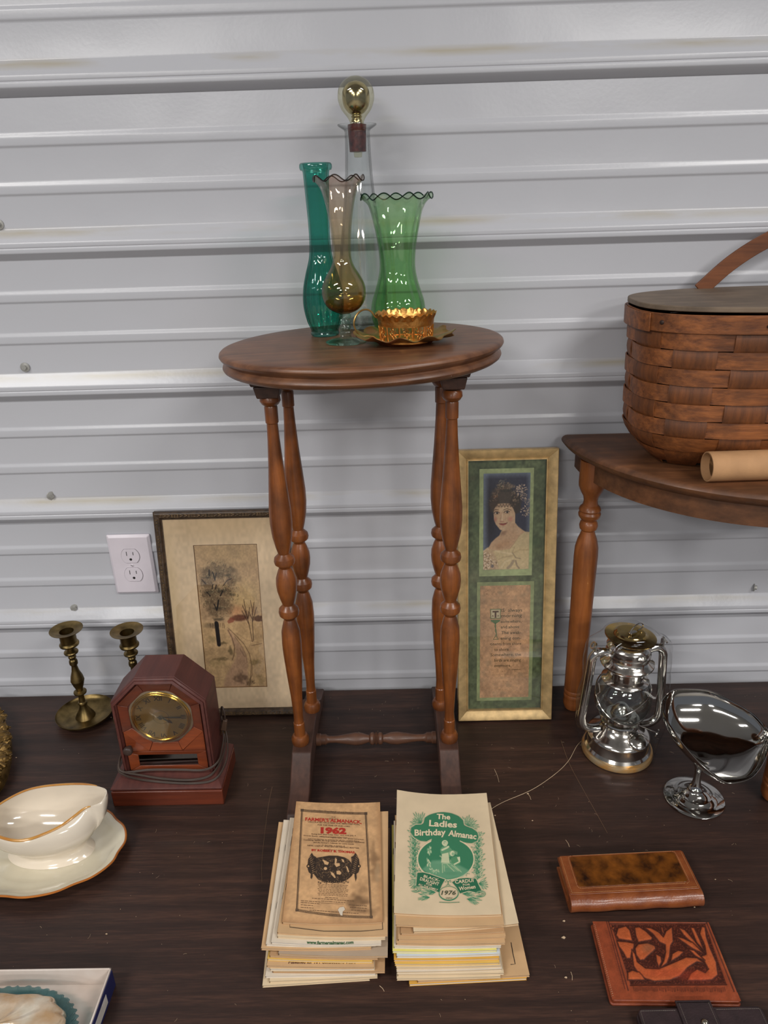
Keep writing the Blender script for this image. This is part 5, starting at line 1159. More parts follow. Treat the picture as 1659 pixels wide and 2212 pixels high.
# ================================================================== white tray with wrapped glass, lower left
M_wc = mat('white_card', (214, 204, 196), .6, var=.04, vs=20, col2=(196, 180, 168)); M_navy = mat('navy_print', (34, 38, 84), .45, var=.05)
bxo = thing('box_lid', 'open white cardboard box lid with navy blue printed sides', 'box', (-.46, -.70, 0))
X0, X1, Y0, Y1, HB = -.60, -.3705, -.762, -.6165, .030
mb = MB(); mb.box(X0, X1, Y0, Y1, 0, .002)
mb.build('box_floor', M_wc, bxo, world=True)
for b in ((X0, X1, Y1-.0022, Y1), (X0, X1, Y0, Y0+.0022), (X0, X0+.0022, Y0, Y1), (X1-.0022, X1, Y0, Y1)):
    MB().box(b[0], b[1], b[2], b[3], .002, HB).build('box_wall', M_wc, bxo, bevel=.0006, world=True)
MB().box(X1+.0001, X1+.0012, Y0, Y1-.002, .0005, HB-.002).build('printed_side', M_navy, bxo, world=True)
MB().box(X1+.0012, X1+.0015, Y0, Y1-.028, .006, .021).build('side_label', mat('side_white', (206, 200, 192), .6), bxo, world=True)
M_tb = glass('blue_teal_glass', [(0, (.50, .70, .74))], 1., 1.6, dk=.4)
gd = thing('glass_dish', 'teal blue glass dish with toothed edge lying in the white box lid', 'dish', (-.478, -.690, .003))
def dmod(a, r, z, k): return r*(1+.035*(1 if (a*22/PI) % 1 < .5 else 0)*(z > .019)), z
pr = smoothprof([(.0005, 0), (.050, 0), (.056, .003), (.064, .012), (.069, .020), (.0715, .0235)], 4)
MB().lathe(pr+[(max(r-.002, .0005), z+.001) for r, z in pr[::-1]], 176, mod=dmod, sx=1.24, sy=.74).build('dish_body', M_tb, gd, ang=50)
pk = thing('wrapped_packet', 'cushion of shiny translucent plastic wrap bundled in the glass dish', 'packet', (-.480, -.692, .016))
M_pw = mat('pearly_plastic', (196, 160, 118), .14, var=.2, vs=38, bump=1., bs=46, coat=.8, col2=(222, 210, 190), metal=.35)
mb = MB(); n = 72; mm = 20; v = []
for k in range(mm+1):
    ph = -PI/2+PI*k/mm
    for i in range(n):
        a = 2*PI*i/n; cr = abs(math.cos(ph))**.6; w_ = 1+.03*math.sin(7*a+3*ph)+.02*math.sin(17*a-5*ph)
        v.append((.076*math.copysign(abs(math.cos(a))**.8, math.cos(a))*cr*w_, .044*math.copysign(abs(math.sin(a))**.8, math.sin(a))*cr*w_, .012+.0125*math.copysign(abs(math.sin(ph))**.8, math.sin(ph))*(1+.08*math.sin(a*9+ph*4))))
mb.add(v, [(k*n+i, k*n+(i+1) % n, (k+1)*n+(i+1) % n, (k+1)*n+i) for k in range(mm) for i in range(n)]).build('plastic_cushion', M_pw, pk, ang=80)

# ================================================================== wallets, lower right
def leather(name, col, col2, rough=.35, coat=.25): return mat(name, col, rough, var=.1, vs=60, bump=.35, bs=420, coat=coat, col2=col2)
M_tan = leather('tan_leather', (138, 76, 38), (112, 56, 28)); M_st = mat('stitch_thread', (196, 150, 100), .6)
wl = thing('clutch_wallet', 'tan leather clutch wallet with dark tortoise panel on its flap, topmost of three wallets', 'wallet', (.2275, -.532, 0), R_(2.2))
Wd, Wh, Wt = .1835, .080, .024
prw = [(.012+.012*math.cos(R_(a)), .012+.012*math.sin(R_(a))) for a in range(270, 89, -15)]
prw = [(.0125-.0125*math.sin(R_(t)), .012-.012*math.cos(R_(t))) for t in range(0, 181, 15)]   # rounded front fold (y,z)
prw = [(.03, 0)]+prw+[(.079, .0232), (.080, .0215), (.0785, .0195)]+[(.045, .019), (.020, .0175), (.016, .012), (.020, .006), (.045, .004), (.079, .0045), (.080, .0022), (.079, 0)]
mb = MB(); n = len(prw); NS_ = 24; v = []
for i in range(NS_+1):
    x = Wd*i/NS_; wv = .0006*math.sin(i*.9)
    for y, z in prw: v.append((x, y+wv*(1 if y < .02 else .3), z+.0005*math.sin(i*.7)*(z > .015)))
mb.add(v, [(i*n+k, i*n+(k+1) % n, (i+1)*n+(k+1) % n, (i+1)*n+k) for i in range(NS_) for k in range(n)]+[tuple(range(n-1, -1, -1)), tuple(NS_*n+k for k in range(n))])
mb.build('outer_shell', M_tan, wl, bevel=.0006)
MB().box(.003, Wd-.003, .021, .076, .0060, .0172).build('inner_pockets', mat('lining_tan', (176, 128, 84), .6, bump=.2), wl, bevel=.001)
MB().prism([(x, y) for x, y in rr((Wd-.002)/2, .0325, .004, 4, Wd/2, .0465)], .0246, .0256).build('flap', M_tan, wl, bevel=.0005)
M_tor = mat('tortoise_leather', (128, 74, 26), .22, vs=48, coat=.5, col2=(34, 18, 11), bump=.1)
MB().prism(rr(.0765, .0255, .004, 5, Wd/2+.001, .0505), .0256, .0261).build('tortoise_panel', M_tor, wl, bevel=.0002)
def stitches(t, path, m, z, L=.0016, gap=.0022, r=.00022, name='stitching'):
    mb = MB()
    for (x0, y0), (x1, y1) in zip(path[:-1], path[1:]):
        D_ = math.hypot(x1-x0, y1-y0); k = int(D_/gap)
        for i in range(k):
            a = i*gap/D_; b = (i*gap+L)/D_; mb.tube([(x0+(x1-x0)*a, y0+(y1-y0)*a, z), (x0+(x1-x0)*b, y0+(y1-y0)*b, z)], r, 4)
    o = mb.build(name, m, t); o['kind'] = 'stuff'
pp = rr(.0785, .0275, .005, 3, Wd/2+.001, .0505); stitches(wl, pp+[pp[0]], M_st, .0258)
stitches(wl, [(.004, .077), (.004, .0165), (Wd-.004, .0165), (Wd-.004, .077)], M_st, .0258)
# tooled leather wallet
tw = thing('tooled_wallet', 'reddish-brown leather wallet tooled with flowers and leaves, between the two other wallets', 'wallet', (.2475, -.6535, 0), R_(-1.5))
M_red = leather('red_leather', (142, 68, 38), (112, 48, 28), .42, .1)
TW, THh = .157, .108
for z0, z1, dx in ((0, .0035, 0), (.0040, .0085, .0015)):
    MB().prism(rr(TW/2-dx, THh/2-dx*.5, .004, 4, TW/2+dx*.5, THh/2+dx*.5), z0, z1).build('leather_leaf', M_red, tw, bevel=.001)
# relief painted in close-up coordinates (1659 wide, 3.463x)
Wc = Cv(320, 230, 330, 1470, 670, 1310, (150, 72, 40))
quad = np.array([(350, 690), (1215, 705), (1450, 1265), (475, 1265)], float)       # TL TR BR BL of the leather in the close-up
def q2p(u, v):  # bilinear from unit to close-up
    return (1-v)*((1-u)*quad[0]+u*quad[1])+v*((1-u)*quad[3]+u*quad[2])
Cw = Cv(330, 240, 0, 1, 0, 1, (138, 66, 40)); UX = (1-Cw.Y)*((1-Cw.X)*quad[0][0]+Cw.X*quad[1][0])+Cw.Y*((1-Cw.X)*quad[3][0]+Cw.X*quad[2][0]); UY = (1-Cw.Y)*((1-Cw.X)*quad[0][1]+Cw.X*quad[1][1])+Cw.Y*((1-Cw.X)*quad[3][1]+Cw.X*quad[2][1])
Cw.X, Cw.Y, Cw.px = UX, UY, 3.4
Hm = np.zeros(Cw.X.shape)
bg = Cw.polym([(490, 715), (1190, 715), (1345, 1150), (620, 1160)], 8); stip = (Cw.vn(7, 3)+Cw.vn(5, 5))*.5
Cw.mix(bg, (62, 28, 20), 1); Cw.mix(bg*(stip > .6), (104, 50, 34), .8); Hm -= bg*(.55+.35*stip)
shapes = [[(525, 800), (540, 745), (600, 728), (630, 760), (650, 845), (600, 840), (545, 830)], [(665, 740), (700, 735), (750, 770), (800, 820), (790, 838), (720, 850), (690, 855), (672, 800)], [(530, 845), (600, 850), (660, 862), (660, 890), (640, 930), (630, 975), (600, 978), (575, 930), (545, 890)], [(690, 868), (760, 860), (815, 880), (822, 905), (790, 935), (760, 960), (735, 985), (700, 990), (672, 950), (665, 900)],
          [(735, 738), (790, 745), (850, 780), (880, 815), (900, 770), (945, 735), (950, 790), (955, 850), (935, 880), (925, 960), (905, 1010), (850, 1045), (880, 990), (895, 930), (893, 875), (850, 855), (800, 790)],
          [(640, 910), (665, 940), (680, 1000), (740, 1045), (840, 1050), (940, 1010), (1050, 965), (1130, 970), (1190, 1010), (1130, 1000), (1060, 1040), (1000, 1100), (920, 1130), (800, 1138), (700, 1110), (650, 1030)],
          [(1165, 735), (1190, 740), (1200, 810), (1230, 900), (1275, 1000), (1285, 1090), (1240, 1125), (1160, 1130), (1050, 1130), (1080, 1080), (1130, 1050), (1190, 1075), (1215, 1050), (1180, 990), (1160, 960), (1200, 945), (1190, 880), (1150, 790)],
          [(990, 740), (1040, 760), (1110, 840), (1180, 930), (1110, 880), (1030, 800)], [(1080, 740), (1110, 745), (1150, 830), (1185, 920), (1130, 860)], [(970, 808), (1030, 825), (1100, 860), (1190, 945), (1100, 905), (1020, 850)], [(1065, 905), (1110, 915), (1190, 990), (1120, 960)],
          [(820, 940), (860, 960), (865, 1000), (840, 1040), (825, 1000)], [(930, 1000), (945, 940), (990, 915), (1035, 925), (1000, 960)], [(600, 1130), (605, 1075), (640, 1060), (690, 1075), (740, 1130)], [(860, 735), (875, 740), (888, 790), (870, 780)], [(490, 745), (520, 722), (510, 760)]]
for sp_ in shapes:
    m_o = Cw.polym([((x), y) for x, y in sp_], 22); m_i = Cw.polym(sp_, 8)
    d = Cw.dist(sp_, True); Cw.mix(np.clip(1-d/9, 0, 1), (58, 26, 18), .9)
    Cw.mix(Cw.polym(sp_, 7)*np.clip(d/9, 0, 1), (170, 84, 46), 1); Hm += m_i*(1-Hm*0)*.9*np.clip(.35+d/26, 0, 1)+0*m_o
Hm = np.clip(Hm, -1, .45)
for pts, wd in (([(470, 690), (600, 1200)], 8), ([(455, 690), (575, 1190)], 5), ([(1200, 705), (1400, 1200)], 9), ([(1225, 710), (1425, 1205)], 6), ([(480, 708), (1200, 712)], 8), ([(620, 1165), (1345, 1155)], 12)):
    Cw.line(pts, wd, (70, 32, 22), .85, 5); Hm -= np.clip((wd/2-Cw.dist(pts))/5+.5, 0, 1)*.6
rs_ = np.random.RandomState(8)
for i in range(62):
    t = i/62; x = 640+t*700; y = 1192+4*math.sin(i); k = rs_.rand(); Cw.line([(x, y-14), (x+7*k, y+12)], 5, (72, 34, 24), .8, 5)
    if i % 2: x, y = 445+t*110, 760+t*400; Cw.line([(x, y), (x+34, y+6*k)], 5, (92, 42, 28), .6, 5); x, y = 1250+t*150, 760+t*400; Cw.line([(x, y), (x+30, y+6*k)], 5, (84, 38, 26), .6, 5)
Cw.ell(760, 900, 70, 60, (116, 82, 62), .5, .9); Cw.ell(900, 1080, 300, 60, (168, 62, 40), .35, .9); Cw.ell(1130, 1100, 200, 70, (170, 60, 40), .4, .9); Cw.ell(1350, 1000, 40, 260, (176, 98, 50), .5, .9, -22); Cw.grain(40, .07, 5); Cw.grain(9, .05, 6)
tn = panel('tooled_face', Cw, lambda U, V: (.0022+U*(TW-.0035), .0015+(1-V)*(THh-.0025), .0098+.0009*Hm), vcol('tooled_leather', .42, .15), tw)
mb = MB()
for i in range(38):
    y = .006+i*.0026; mb.tube([(.0022, y, .0090), (.0046, y+.0006, .0094)], .0006, 5)
o = mb.build('lacing', mat('cream_lacing', (206, 184, 150), .6), tw); o['kind'] = 'stuff'
# dark wallet
dw = thing('strap_wallet', 'dark brown leather wallet with snap strap at the lower right edge', 'wallet', (.2745, -.7525, 0), R_(.5))
M_dk = leather('dark_leather', (52, 38, 40), (38, 28, 30), .45, .1)
MB().prism(rr(.0745, .0425, .006, 5, .0745, .0445), 0, .007).build('back_leaf', M_dk, dw, bevel=.001)
MB().prism(rr(.0735, .0420, .006, 5, .0745, .0445), .0075, .0145).build('front_leaf', M_dk, dw, bevel=.0015)
MB().prism([(.048, .0935), (.090, .0935), (.092, .05), (.088, .030), (.078, .022), (.062, .022), (.052, .030), (.049, .05)], .0146, .0168).build('strap', M_dk, dw, bevel=.0007)
MB().prism([(.049, .0915), (.089, .0915), (.089, .0895), (.049, .0895)], .0, .0168).build('strap_fold', M_dk, dw, bevel=.0007)
MB().lathe([(.0001, .0040), (.0024, .0034), (.0042, .0015), (.0046, 0)], 24, M=Matrix.Translation((.0735, .0665, .0166))).build('snap', mat('snap_nickel', (190, 180, 160), .2, metal=1), dw)
stitches(dw, [(.004, .05), (.004, .083), (.046, .083)], mat('grey_thread', (120, 110, 100), .6), .0147); stitches(dw, [(.094, .083), (.145, .083), (.145, .05)], bpy.data.materials['grey_thread'], .0147)
stitches(dw, [(.052, .09), (.053, .05)], bpy.data.materials['grey_thread'], .0170); stitches(dw, [(.087, .09), (.088, .05)], bpy.data.materials['grey_thread'], .0170)

# ================================================================== two stacks of old almanacs
PAL = {'tan': (206, 168, 124), 'dtan': (190, 150, 108), 'cream': (222, 200, 166), 'white': (222, 208, 188), 'grey': (178, 158, 136), 'yellow': (226, 186, 92), 'lemon': (228, 218, 120), 'blue': (206, 212, 216), 'orange': (222, 168, 72)}
M_cov = {k: mat('paper_'+k, c, .72, var=.06, vs=24, col2=tuple(int(q*.93) for q in c)) for k, c in PAL.items()}
def pagemat(name, c):
    m, t, b, N, L = nt(name); tc = N.new('ShaderNodeTexCoord'); mp = N.new('ShaderNodeMapping'); mp.inputs['Scale'].default_value = (3, 3, 2600)
    L.new(tc.outputs['Object'], mp.inputs[0]); n = N.new('ShaderNodeTexNoise'); n.inputs['Scale'].default_value = 1; L.new(mp.outputs[0], n.inputs[0])
    r = N.new('ShaderNodeValToRGB'); r.color_ramp.elements[0].position = .35; r.color_ramp.elements[0].color = lin(tuple(q*.78 for q in c)); r.color_ramp.elements[1].color = lin(c); r.color_ramp.elements[1].position = .6
    L.new(n.outputs[0], r.inputs[0]); L.new(r.outputs[0], b.inputs['Base Color']); b.inputs['Roughness'].default_value = .8; return m
M_pg = {k: pagemat('pages_'+k, c) for k, c in {'old': (206, 172, 132), 'cream': (222, 198, 164), 'white': (228, 216, 200)}.items()}
M_stp = mat('staple_rust', (70, 48, 38), .5, metal=.5)
def stack(lst, xc, warp, group, side, labels, slope=0.):
    """lst: (u of left front corner, v of front top edge, width, height, rot, cover, pages, dx)"""
    out = []; z = .0002; dz_ = .0003
    n_ = len(lst)
    def Z(x, y, l): return l*(1-slope*(x-xc)/.068+warp*((x-xc)/.068)**2+warp*.35*((y+.50)/.10)**2)-l*warp*.45
    for i, (uL, vF, wd, hgt, rot, cc, pc, th) in enumerate(lst):
        z0, z1 = z, z+th
        vc = at((uL+120), vF, z=z1); vl = at(uL, vF, z=z1)
        ox, oy = vl[0], vc[1]
        t = thing('booklet', labels[i], 'booklet', (ox, oy, z0), 0, group)
        c_, s_ = math.cos(R_(rot)), math.sin(R_(rot))
        cx0 = wd/2
        def W(px, py, l, lift=0, ox=ox, oy=oy, c_=c_, s_=s_, cx0=cx0, z0=z0):
            x = ox+cx0+(px-cx0)*c_-py*s_; y = oy+(px-cx0)*s_+py*c_
            return (x-ox, y-oy, Z(x, y, l)+lift-z0)
        curl = .004 if (i == n_-1 and side == 'right') else 0
        def lift(px, py, wd=wd, hgt=hgt, curl=curl):
            return curl*max(0, 1-px/(wd*.6))**2*max(0, (py/hgt-.4)/.6)**2*1.6
        def sheetpair(mb, a, b, e, nx=9, ny=9, spine=False):
            top = [W(e+(wd-2*e)*i/(nx-1) if not spine else (wd)*i/(nx-1), e+(hgt-2*e)*j/(ny-1) if not spine else hgt*j/(ny-1), b, 0) for j in range(ny) for i in range(nx)]
            pts = [(e+(wd-2*e)*i/(nx-1), e+(hgt-2*e)*j/(ny-1)) for j in range(ny) for i in range(nx)]
            top = [(*W(px, py, b)[:2], W(px, py, b)[2]+lift(px, py)) for px, py in pts]; bot = [(*W(px, py, a)[:2], W(px, py, a)[2]+lift(px, py)) for px, py in pts]
            m = nx*ny; f = [(j*nx+i, j*nx+i+1, (j+1)*nx+i+1, (j+1)*nx+i) for j in range(ny-1) for i in range(nx-1)]
            f += [tuple(m+q for q in ff[::-1]) for ff in f]
            bd = [i for i in range(nx)]+[j*nx+nx-1 for j in range(1, ny)]+[(ny-1)*nx+i for i in range(nx-2, -1, -1)]+[j*nx for j in range(ny-2, 0, -1)]
            f += [(bd[k], bd[(k+1) % len(bd)], m+bd[(k+1) % len(bd)], m+bd[k])[::-1] for k in range(len(bd))]
            mb.add(top+bot, f)
        MBp = MB(); sheetpair(MBp, z0+dz_, z1-dz_, .0006); MBp.build('pages', M_pg[pc], t, ang=50)
        MBc = MB(); sheetpair(MBc, z0, z0+dz_, 0); sheetpair(MBc, z1-dz_, z1, 0)
        sp1 = [W(-.0003, hgt*j/8, l) for l in (z0, z1) for j in range(9)]; sp2 = [W(.0002, hgt*j/8, l) for l in (z0, z1) for j in range(9)]
        sp1 = [(p[0], p[1], p[2]+lift(0, hgt*(k % 9)/8)) for k, p in enumerate(sp1)]; sp2 = [(p[0], p[1], p[2]+lift(0, hgt*(k % 9)/8)) for k, p in enumerate(sp2)]
        MBc.add(sp1+sp2, [(j, j+1, 9+j+1, 9+j) for j in range(8)]+[(18+j, 27+j, 27+j+1, 18+j+1) for j in range(8)])
        MBc.build('cover', M_cov[cc], t, ang=50)
        ms = MB()
        for py in (.055, .150):
            ms.tube([tuple(np.array(W(-.0006, py+d, (z0+z1)/2))+np.array([0, 0, lift(0, py)])) for d in (-.005, 0, .005)], .0005, 5)
        ms.build('staple', M_stp, t)
        out.append((t, W, z1, Z, (ox, oy, z0), lift, wd, hgt)); z = z1+.0001
    return out
ords = ['lowest', 'second', 'third', 'fourth', 'fifth', 'sixth', 'seventh', 'eighth', 'ninth', 'tenth', 'eleventh', 'twelfth', 'thirteenth', 'fourteenth', 'fifteenth', 'sixteenth', 'seventeenth']
names = {'tan': 'tan', 'dtan': 'brownish tan', 'cream': 'cream', 'white': 'white', 'grey': 'grey-tan', 'yellow': 'yellow', 'lemon': 'lemon yellow', 'blue': 'bluish white', 'orange': 'orange-yellow'}
T_ = .00355
LA = [(568, 2122, .135, .206, 3.0, 'cream', 'cream'), (583, 2115, .136, .204, 2.0, 'cream', 'cream'), (574, 2107, .139, .203, 1.0, 'white', 'white'), (589, 2099, .142, .205, -.5, 'dtan', 'old'), (584, 2094, .132, .204, .3, 'cream', 'white'),
      (577, 2089, .135, .205, -.6, 'tan', 'old'), (578, 2076, .133, .204, -1.2, 'yellow', 'cream'), (583, 2069, .137, .204, -1., 'dtan', 'old'), (602, 2064, .138, .206, -1., 'grey', 'old'), (566, 2051, .139, .205, 1.5, 'tan', 'old'),
      (576, 2043, .139, .203, 1.0, 'white', 'white'), (587, 2040, .139, .204, .2, 'white', 'white'), (600, 2027, .137, .203, .0, 'cream', 'cream'), (600, 2019, .140, .205, -.3, 'tan', 'old'), (611, 1994, .1285, .2045, 1.4, 'dtan', 'old')]
LB = [(884, 2120, .148, .215, 2.2, 'orange', 'white'), (902, 2113, .141, .212, 2.2, 'tan', 'old'), (857, 2112, .130, .204, .5, 'cream', 'cream'), (859, 2104, .133, .204, 0, 'cream', 'cream'), (857, 2097, .132, .203, .8, 'white', 'cream'), (856, 2089, .131, .204, .4, 'cream', 'cream'),
      (853, 2082, .131, .204, .0, 'yellow', 'cream'), (851, 2073, .132, .204, .3, 'orange', 'cream'), (857, 2064, .130, .203, .6, 'blue', 'white'), (848, 2055, .131, .204, .0, 'lemon', 'white'), (851, 2046, .135, .205, -.4, 'white', 'white'), (856, 2039, .137, .203, -.8, 'tan', 'old'), (860, 2028, .136, .204, .6, 'tan', 'old'),
      (866, 2016, .131, .204, 0, 'dtan', 'old'), (893, 2006, .134, .205, 2.8, 'cream', 'old'), (855, 2000, .137, .206, -1.2, 'tan', 'old'), (851, 1976, .1375, .2075, -1.8, 'cream', 'old')]
LA = [q+(T_,) for q in LA]; LB = [q+(T_+.00005,) for q in LB]
labA = ['%s almanac booklet, %s from the bottom of the left stack' % (names[q[5]], ords[i]) for i, q in enumerate(LA)]; labA[0] = 'cream almanac booklet lying lowest in the left stack'
labA[-1] = 'worn brown 1962 almanac with engraved cover, topmost of the left stack'; labA[-2] = 'tan almanac with thin black cover border directly under the 1962 almanac'; labA[11] = 'white almanac with green web address on its cover, in the left stack'
labB = ['%s almanac booklet, %s from the bottom of the right stack' % (names[q[5]], ords[i]) for i, q in enumerate(LB)]; labB[0] = 'orange-yellow almanac booklet lying lowest in the right stack'
labB[-1] = 'cream 1976 ladies almanac with green cover design, topmost of the right stack'
SA = stack(LA, -.095, .06, 'almanac booklets in the left stack', 'left', labA, .07)
SB = stack(LB, .055, .05, 'almanac booklets in the right stack', 'right', labB)
def pagefn(S, extra=.0008):
    t, W, l, Z, (ox, oy, z0), lift, wd, hgt = S
    def fn(u, v, e=extra):
        p = at(u, v, z=Z(ox+wd/2, oy+hgt/2, l)+.0015)
        for _ in range(3): p = at(u, v, z=Z(p[0], p[1], l)+lift(p[0]-ox, p[1]-oy))
        return (p[0]-ox, p[1]-oy, p[2]-z0+e)
    return fn
# ---- 1962 almanac cover
S = SA[-1]; t, W, l, Z, (ox, oy, z0), lift, wd, hgt = S; fa = pagefn(S)
q = Cv(130, 200, 0, 130, 0, 205, (200, 158, 114)); q.grain(18, .06, 1); q.grain(5, .05, 3); q.grain(2, .03, 5)
q.line([(0, 0), (0, 205)], 8, (170, 124, 84), .4, 6); q.line([(130, 0), (130, 205)], 9, (160, 118, 80), .45, 7); q.line([(0, 205), (130, 205)], 10, (164, 120, 84), .4, 8)
for cx, cy, rx, ry, a in [(96, 172, 22, 14, .7), (104, 160, 16, 18, .4), (122, 120, 10, 40, .45), (118, 100, 8, 26, .35), (118, 190, 16, 12, .45), (70, 190, 26, 7, .3), (100, 186, 30, 6, .4)]: q.ell(cx, cy, rx, ry, (104, 78, 54), a, .9, rag=.8, rs=7)
q.ell(124, 130, 6, 22, (178, 148, 112), .6, .8, rag=.6, rs=5)
panel('cover_paper', q, lambda U, V: tuple(np.array([W(float(u_)*wd, (1-float(v_))*hgt, l, .00045) for u_, v_ in zip(np.ravel(U), np.ravel(V))]).T.reshape(3, *U.shape)), vcol('old_paper', .75), t)
c2 = lambda x, y, e=.0008: fa(610+x/7.541, 1730+y/7.541, e)          # close-up pixel -> cover
tx = lambda x, y: c2(x, -y)
M_blk2 = mat('black_ink', (52, 42, 34), .7, var=.03); M_redi = mat('red_ink', (178, 44, 30), .7, var=.05)
mb = MB(); TL, TR, BR, BL = (322, 160), (1360, 212), (1448, 1900), (238, 1786)
def lerp(a, b, k): return (a[0]+(b[0]-a[0])*k, a[1]+(b[1]-a[1])*k)
def sag(a, b, s, n=14): return [(lerp(a, b, k/n)[0], lerp(a, b, k/n)[1]+s*4*(k/n)*(1-k/n)) for k in range(n+1)]
for off_, w_ in ((-14, 5), (-2, 10), (12, 4)):
    strip(mb, [(x+off_, -y) for x, y in sag(TL, BL, 0, 8)], w_, tx); strip(mb, [(x+off_, -y) for x, y in sag(TR, BR, 0, 8)], w_, tx)
for a, b, s in ((TL, TR, 12), (BL, BR, 28)):
    for off_, w_ in ((-16, 5), (16, 5)): strip(mb, [(x, -y+off_) for x, y in sag(a, b, s)], w_, tx)
    P = sag(a, b, s, 90)
    for k in range(90): strip(mb, [(P[k][0], -P[k][1]-13), (P[k][0]+5, -P[k][1]+13)], 6, tx)
for cxy in (TL, TR, BR, BL): flat_shape(mb, [(cxy[0]-24, -cxy[1]-22), (cxy[0]+24, -cxy[1]-22), (cxy[0]+24, -cxy[1]+22), (cxy[0]-24, -cxy[1]+22)], tx)
mb.build('printed_border', mat('worn_ink', (92, 72, 54), .75, var=.2, vs=200), t, smooth=False)
def lines(mb, L, fn):
    for body, cx, base, wd_, sz, rot in L: place_text(mb, body, sz, cx, -base, fn, width=wd_, bold=.012, rot=rot)
mb = MB(); lines(mb, [("Number One Hundred and Seventy", 838, 192, 650, 34, -.06), ("THE", 832, 278, 70, 22, -.05), ("(OLD)", 832, 310, 140, 30, -.05), ("CALCULATED ON A NEW AND IMPROVED PLAN,", 838, 380, 850, 30, -.055), ("FOR THE YEAR OF OUR LORD", 838, 420, 525, 30, -.05),
    ("Being 2nd after Leap Year, and until July 4", 835, 568, 720, 26, -.04), ("186th year of American Independence", 835, 600, 440, 20, -.03), ("Fitted for Boston, and the New England States, with Special Corrections", 835, 612, 980, 26, -.07), ("and Calculations to answer for all the United States", 835, 650, 840, 24, -.05),
    ("Containing, besides the large number of Astronomical Calculations", 840, 672, 990, 32, -.045), ("and the Farmer's Calendar for every month", 835, 706, 660, 30, -.045), ("in the year, a variety of", 835, 744, 370, 26, -.045), ("NEW, USEFUL, AND ENTERTAINING MATTER.", 832, 766, 850, 32, -.055), ("Established in 1793", 832, 812, 300, 20, -.04)], tx)
def dashes(x0, x1, y, rot, h=7, seed=0):     # print too small to read in the photograph: word-length strokes
    q = random.Random(seed); x = x0
    while x < x1-12:
        L = q.uniform(18, 58); e = min(x+L, x1); strip(mb, [(x, -y-(x-x0)*rot), (e, -y-(e-x0)*rot)], h, tx); x = e+11
for k in range(8): dashes(575+12*(k % 3), 1090-24*(k % 3), 1362+k*25, .05, 7, k)
for k, (a_, b_, y_) in enumerate([(695, 905, 1578), (485, 1170, 1592), (630, 1025, 1638), (300, 620, 1632), (300, 610, 1662), (300, 500, 1700), (300, 520, 1740), (1080, 1390, 1700), (1100, 1380, 1740), (1120, 1370, 1784), (440, 1240, 1786)]): dashes(a_, b_, y_, .07, 9, 20+k)
strip(mb, [(630, -1670), (1000, -1690)], 4, tx); mb.build('black_lettering', mat('faded_ink', (108, 80, 56), .75, var=.1), t, smooth=False)['kind'] = 'stuff'
for nm, body, sz, cy_, wd_, b_, rt in (('title_lettering', "FARMER'S ALMANACK,", 74, -352, 920, .03, -.055), ('year_lettering', "1962", 128, -536, 420, .06, -.03), ('author_lettering', "BY ROBERT B. THOMAS.", 46, -842, 715, .045, -.055)):
    mb = MB(); place_text(mb, body, sz, 832, cy_, tx, width=wd_, bold=b_, rot=rt); mb.build(nm, M_redi, t, smooth=False)
Ce = Cv(230, 140, 390, 1290, 835, 1375, (200, 158, 114)); ink = (46, 36, 30)
body_ = [(600, 925), (760, 898), (900, 900), (1010, 925), (1075, 960), (1120, 1010), (1150, 1080), (1170, 1160), (1130, 1230), (1060, 1290), (960, 1335), (820, 1345), (680, 1325), (580, 1285), (520, 1210), (470, 1150), (450, 1060), (480, 985), (540, 935)]
Ce.poly(body_, ink, .92, 6)
for s_, X0_ in ((-1, 480), (1, 1190)):
    Ce.poly([(X0_, 850), (X0_+s_*20, 880), (X0_+s_*60, 960), (X0_+s_*70, 1060), (X0_+s_*66, 1120), (X0_+s_*50, 1170), (X0_+s_*10, 1200), (X0_-s_*40, 1190), (X0_-s_*60, 1050), (X0_-s_*70, 920), (X0_-s_*30, 900)], ink, .9, 6)
    Ce.ell(X0_+s_*56, 1070, 34, 34, ink, 1, .2); Ce.ell(X0_+s_*56, 1070, 18, 18, (200, 158, 114), .9, .3); Ce.poly([(X0_-s_*14, 1180), (X0_+s_*16, 1180), (X0_+s_*22, 1260), (X0_+s_*4, 1300+s_*20), (X0_-s_*14, 1240)], ink, .9, 6)
    for i in range(9): Ce.line([(X0_+s_*(10-i*8), 900+i*32), (X0_+s_*(38-i*6), 930+i*30)], 7, (186, 146, 104), .8, 5)
rs_ = np.random.RandomState(6)
for i in range(190):
    x = 490+rs_.rand()*650; y = 925+rs_.rand()*370; a = rs_.rand()*PI; L = 16+26*rs_.rand()
    Ce.line([(x, y), (x+L*math.cos(a), y+L*math.sin(a))], 3.4, (184, 144, 102), .75, 4)
for sh in ([(650, 955), (760, 1010), (740, 1050), (690, 1040)], [(860, 930), (890, 960), (880, 1020), (930, 1020), (940, 1060), (880, 1085), (850, 1040)], [(780, 1155), (840, 1190), (870, 1260), (850, 1262), (800, 1210)], [(880, 1150), (930, 1140), (965, 1180), (940, 1210), (885, 1200)], [(1030, 1060), (1060, 1080), (1090, 1160), (1070, 1170)], [(960, 950), (1000, 965), (1010, 1010), (980, 1000)]): Ce.poly(sh, (206, 166, 122), 1, 5)
Ce.ell(702, 1108, 30, 28, (210, 170, 126), 1, .2)
for i in range(16): Ce.ell(590+i*32, 1320+14*math.sin(i*2.1)+10, 16, 16, ink, .9, .4); Ce.ell(592+i*32, 1318+14*math.sin(i*2.1)+10, 7, 7, (200, 158, 114), .9, .4)
keep = np.abs(Ce.a-np.array((200, 158, 114))).sum(-1) > 40; keep |= Ce.polym(body_) > .5
xs_, ys_ = Ce.X, Ce.Y
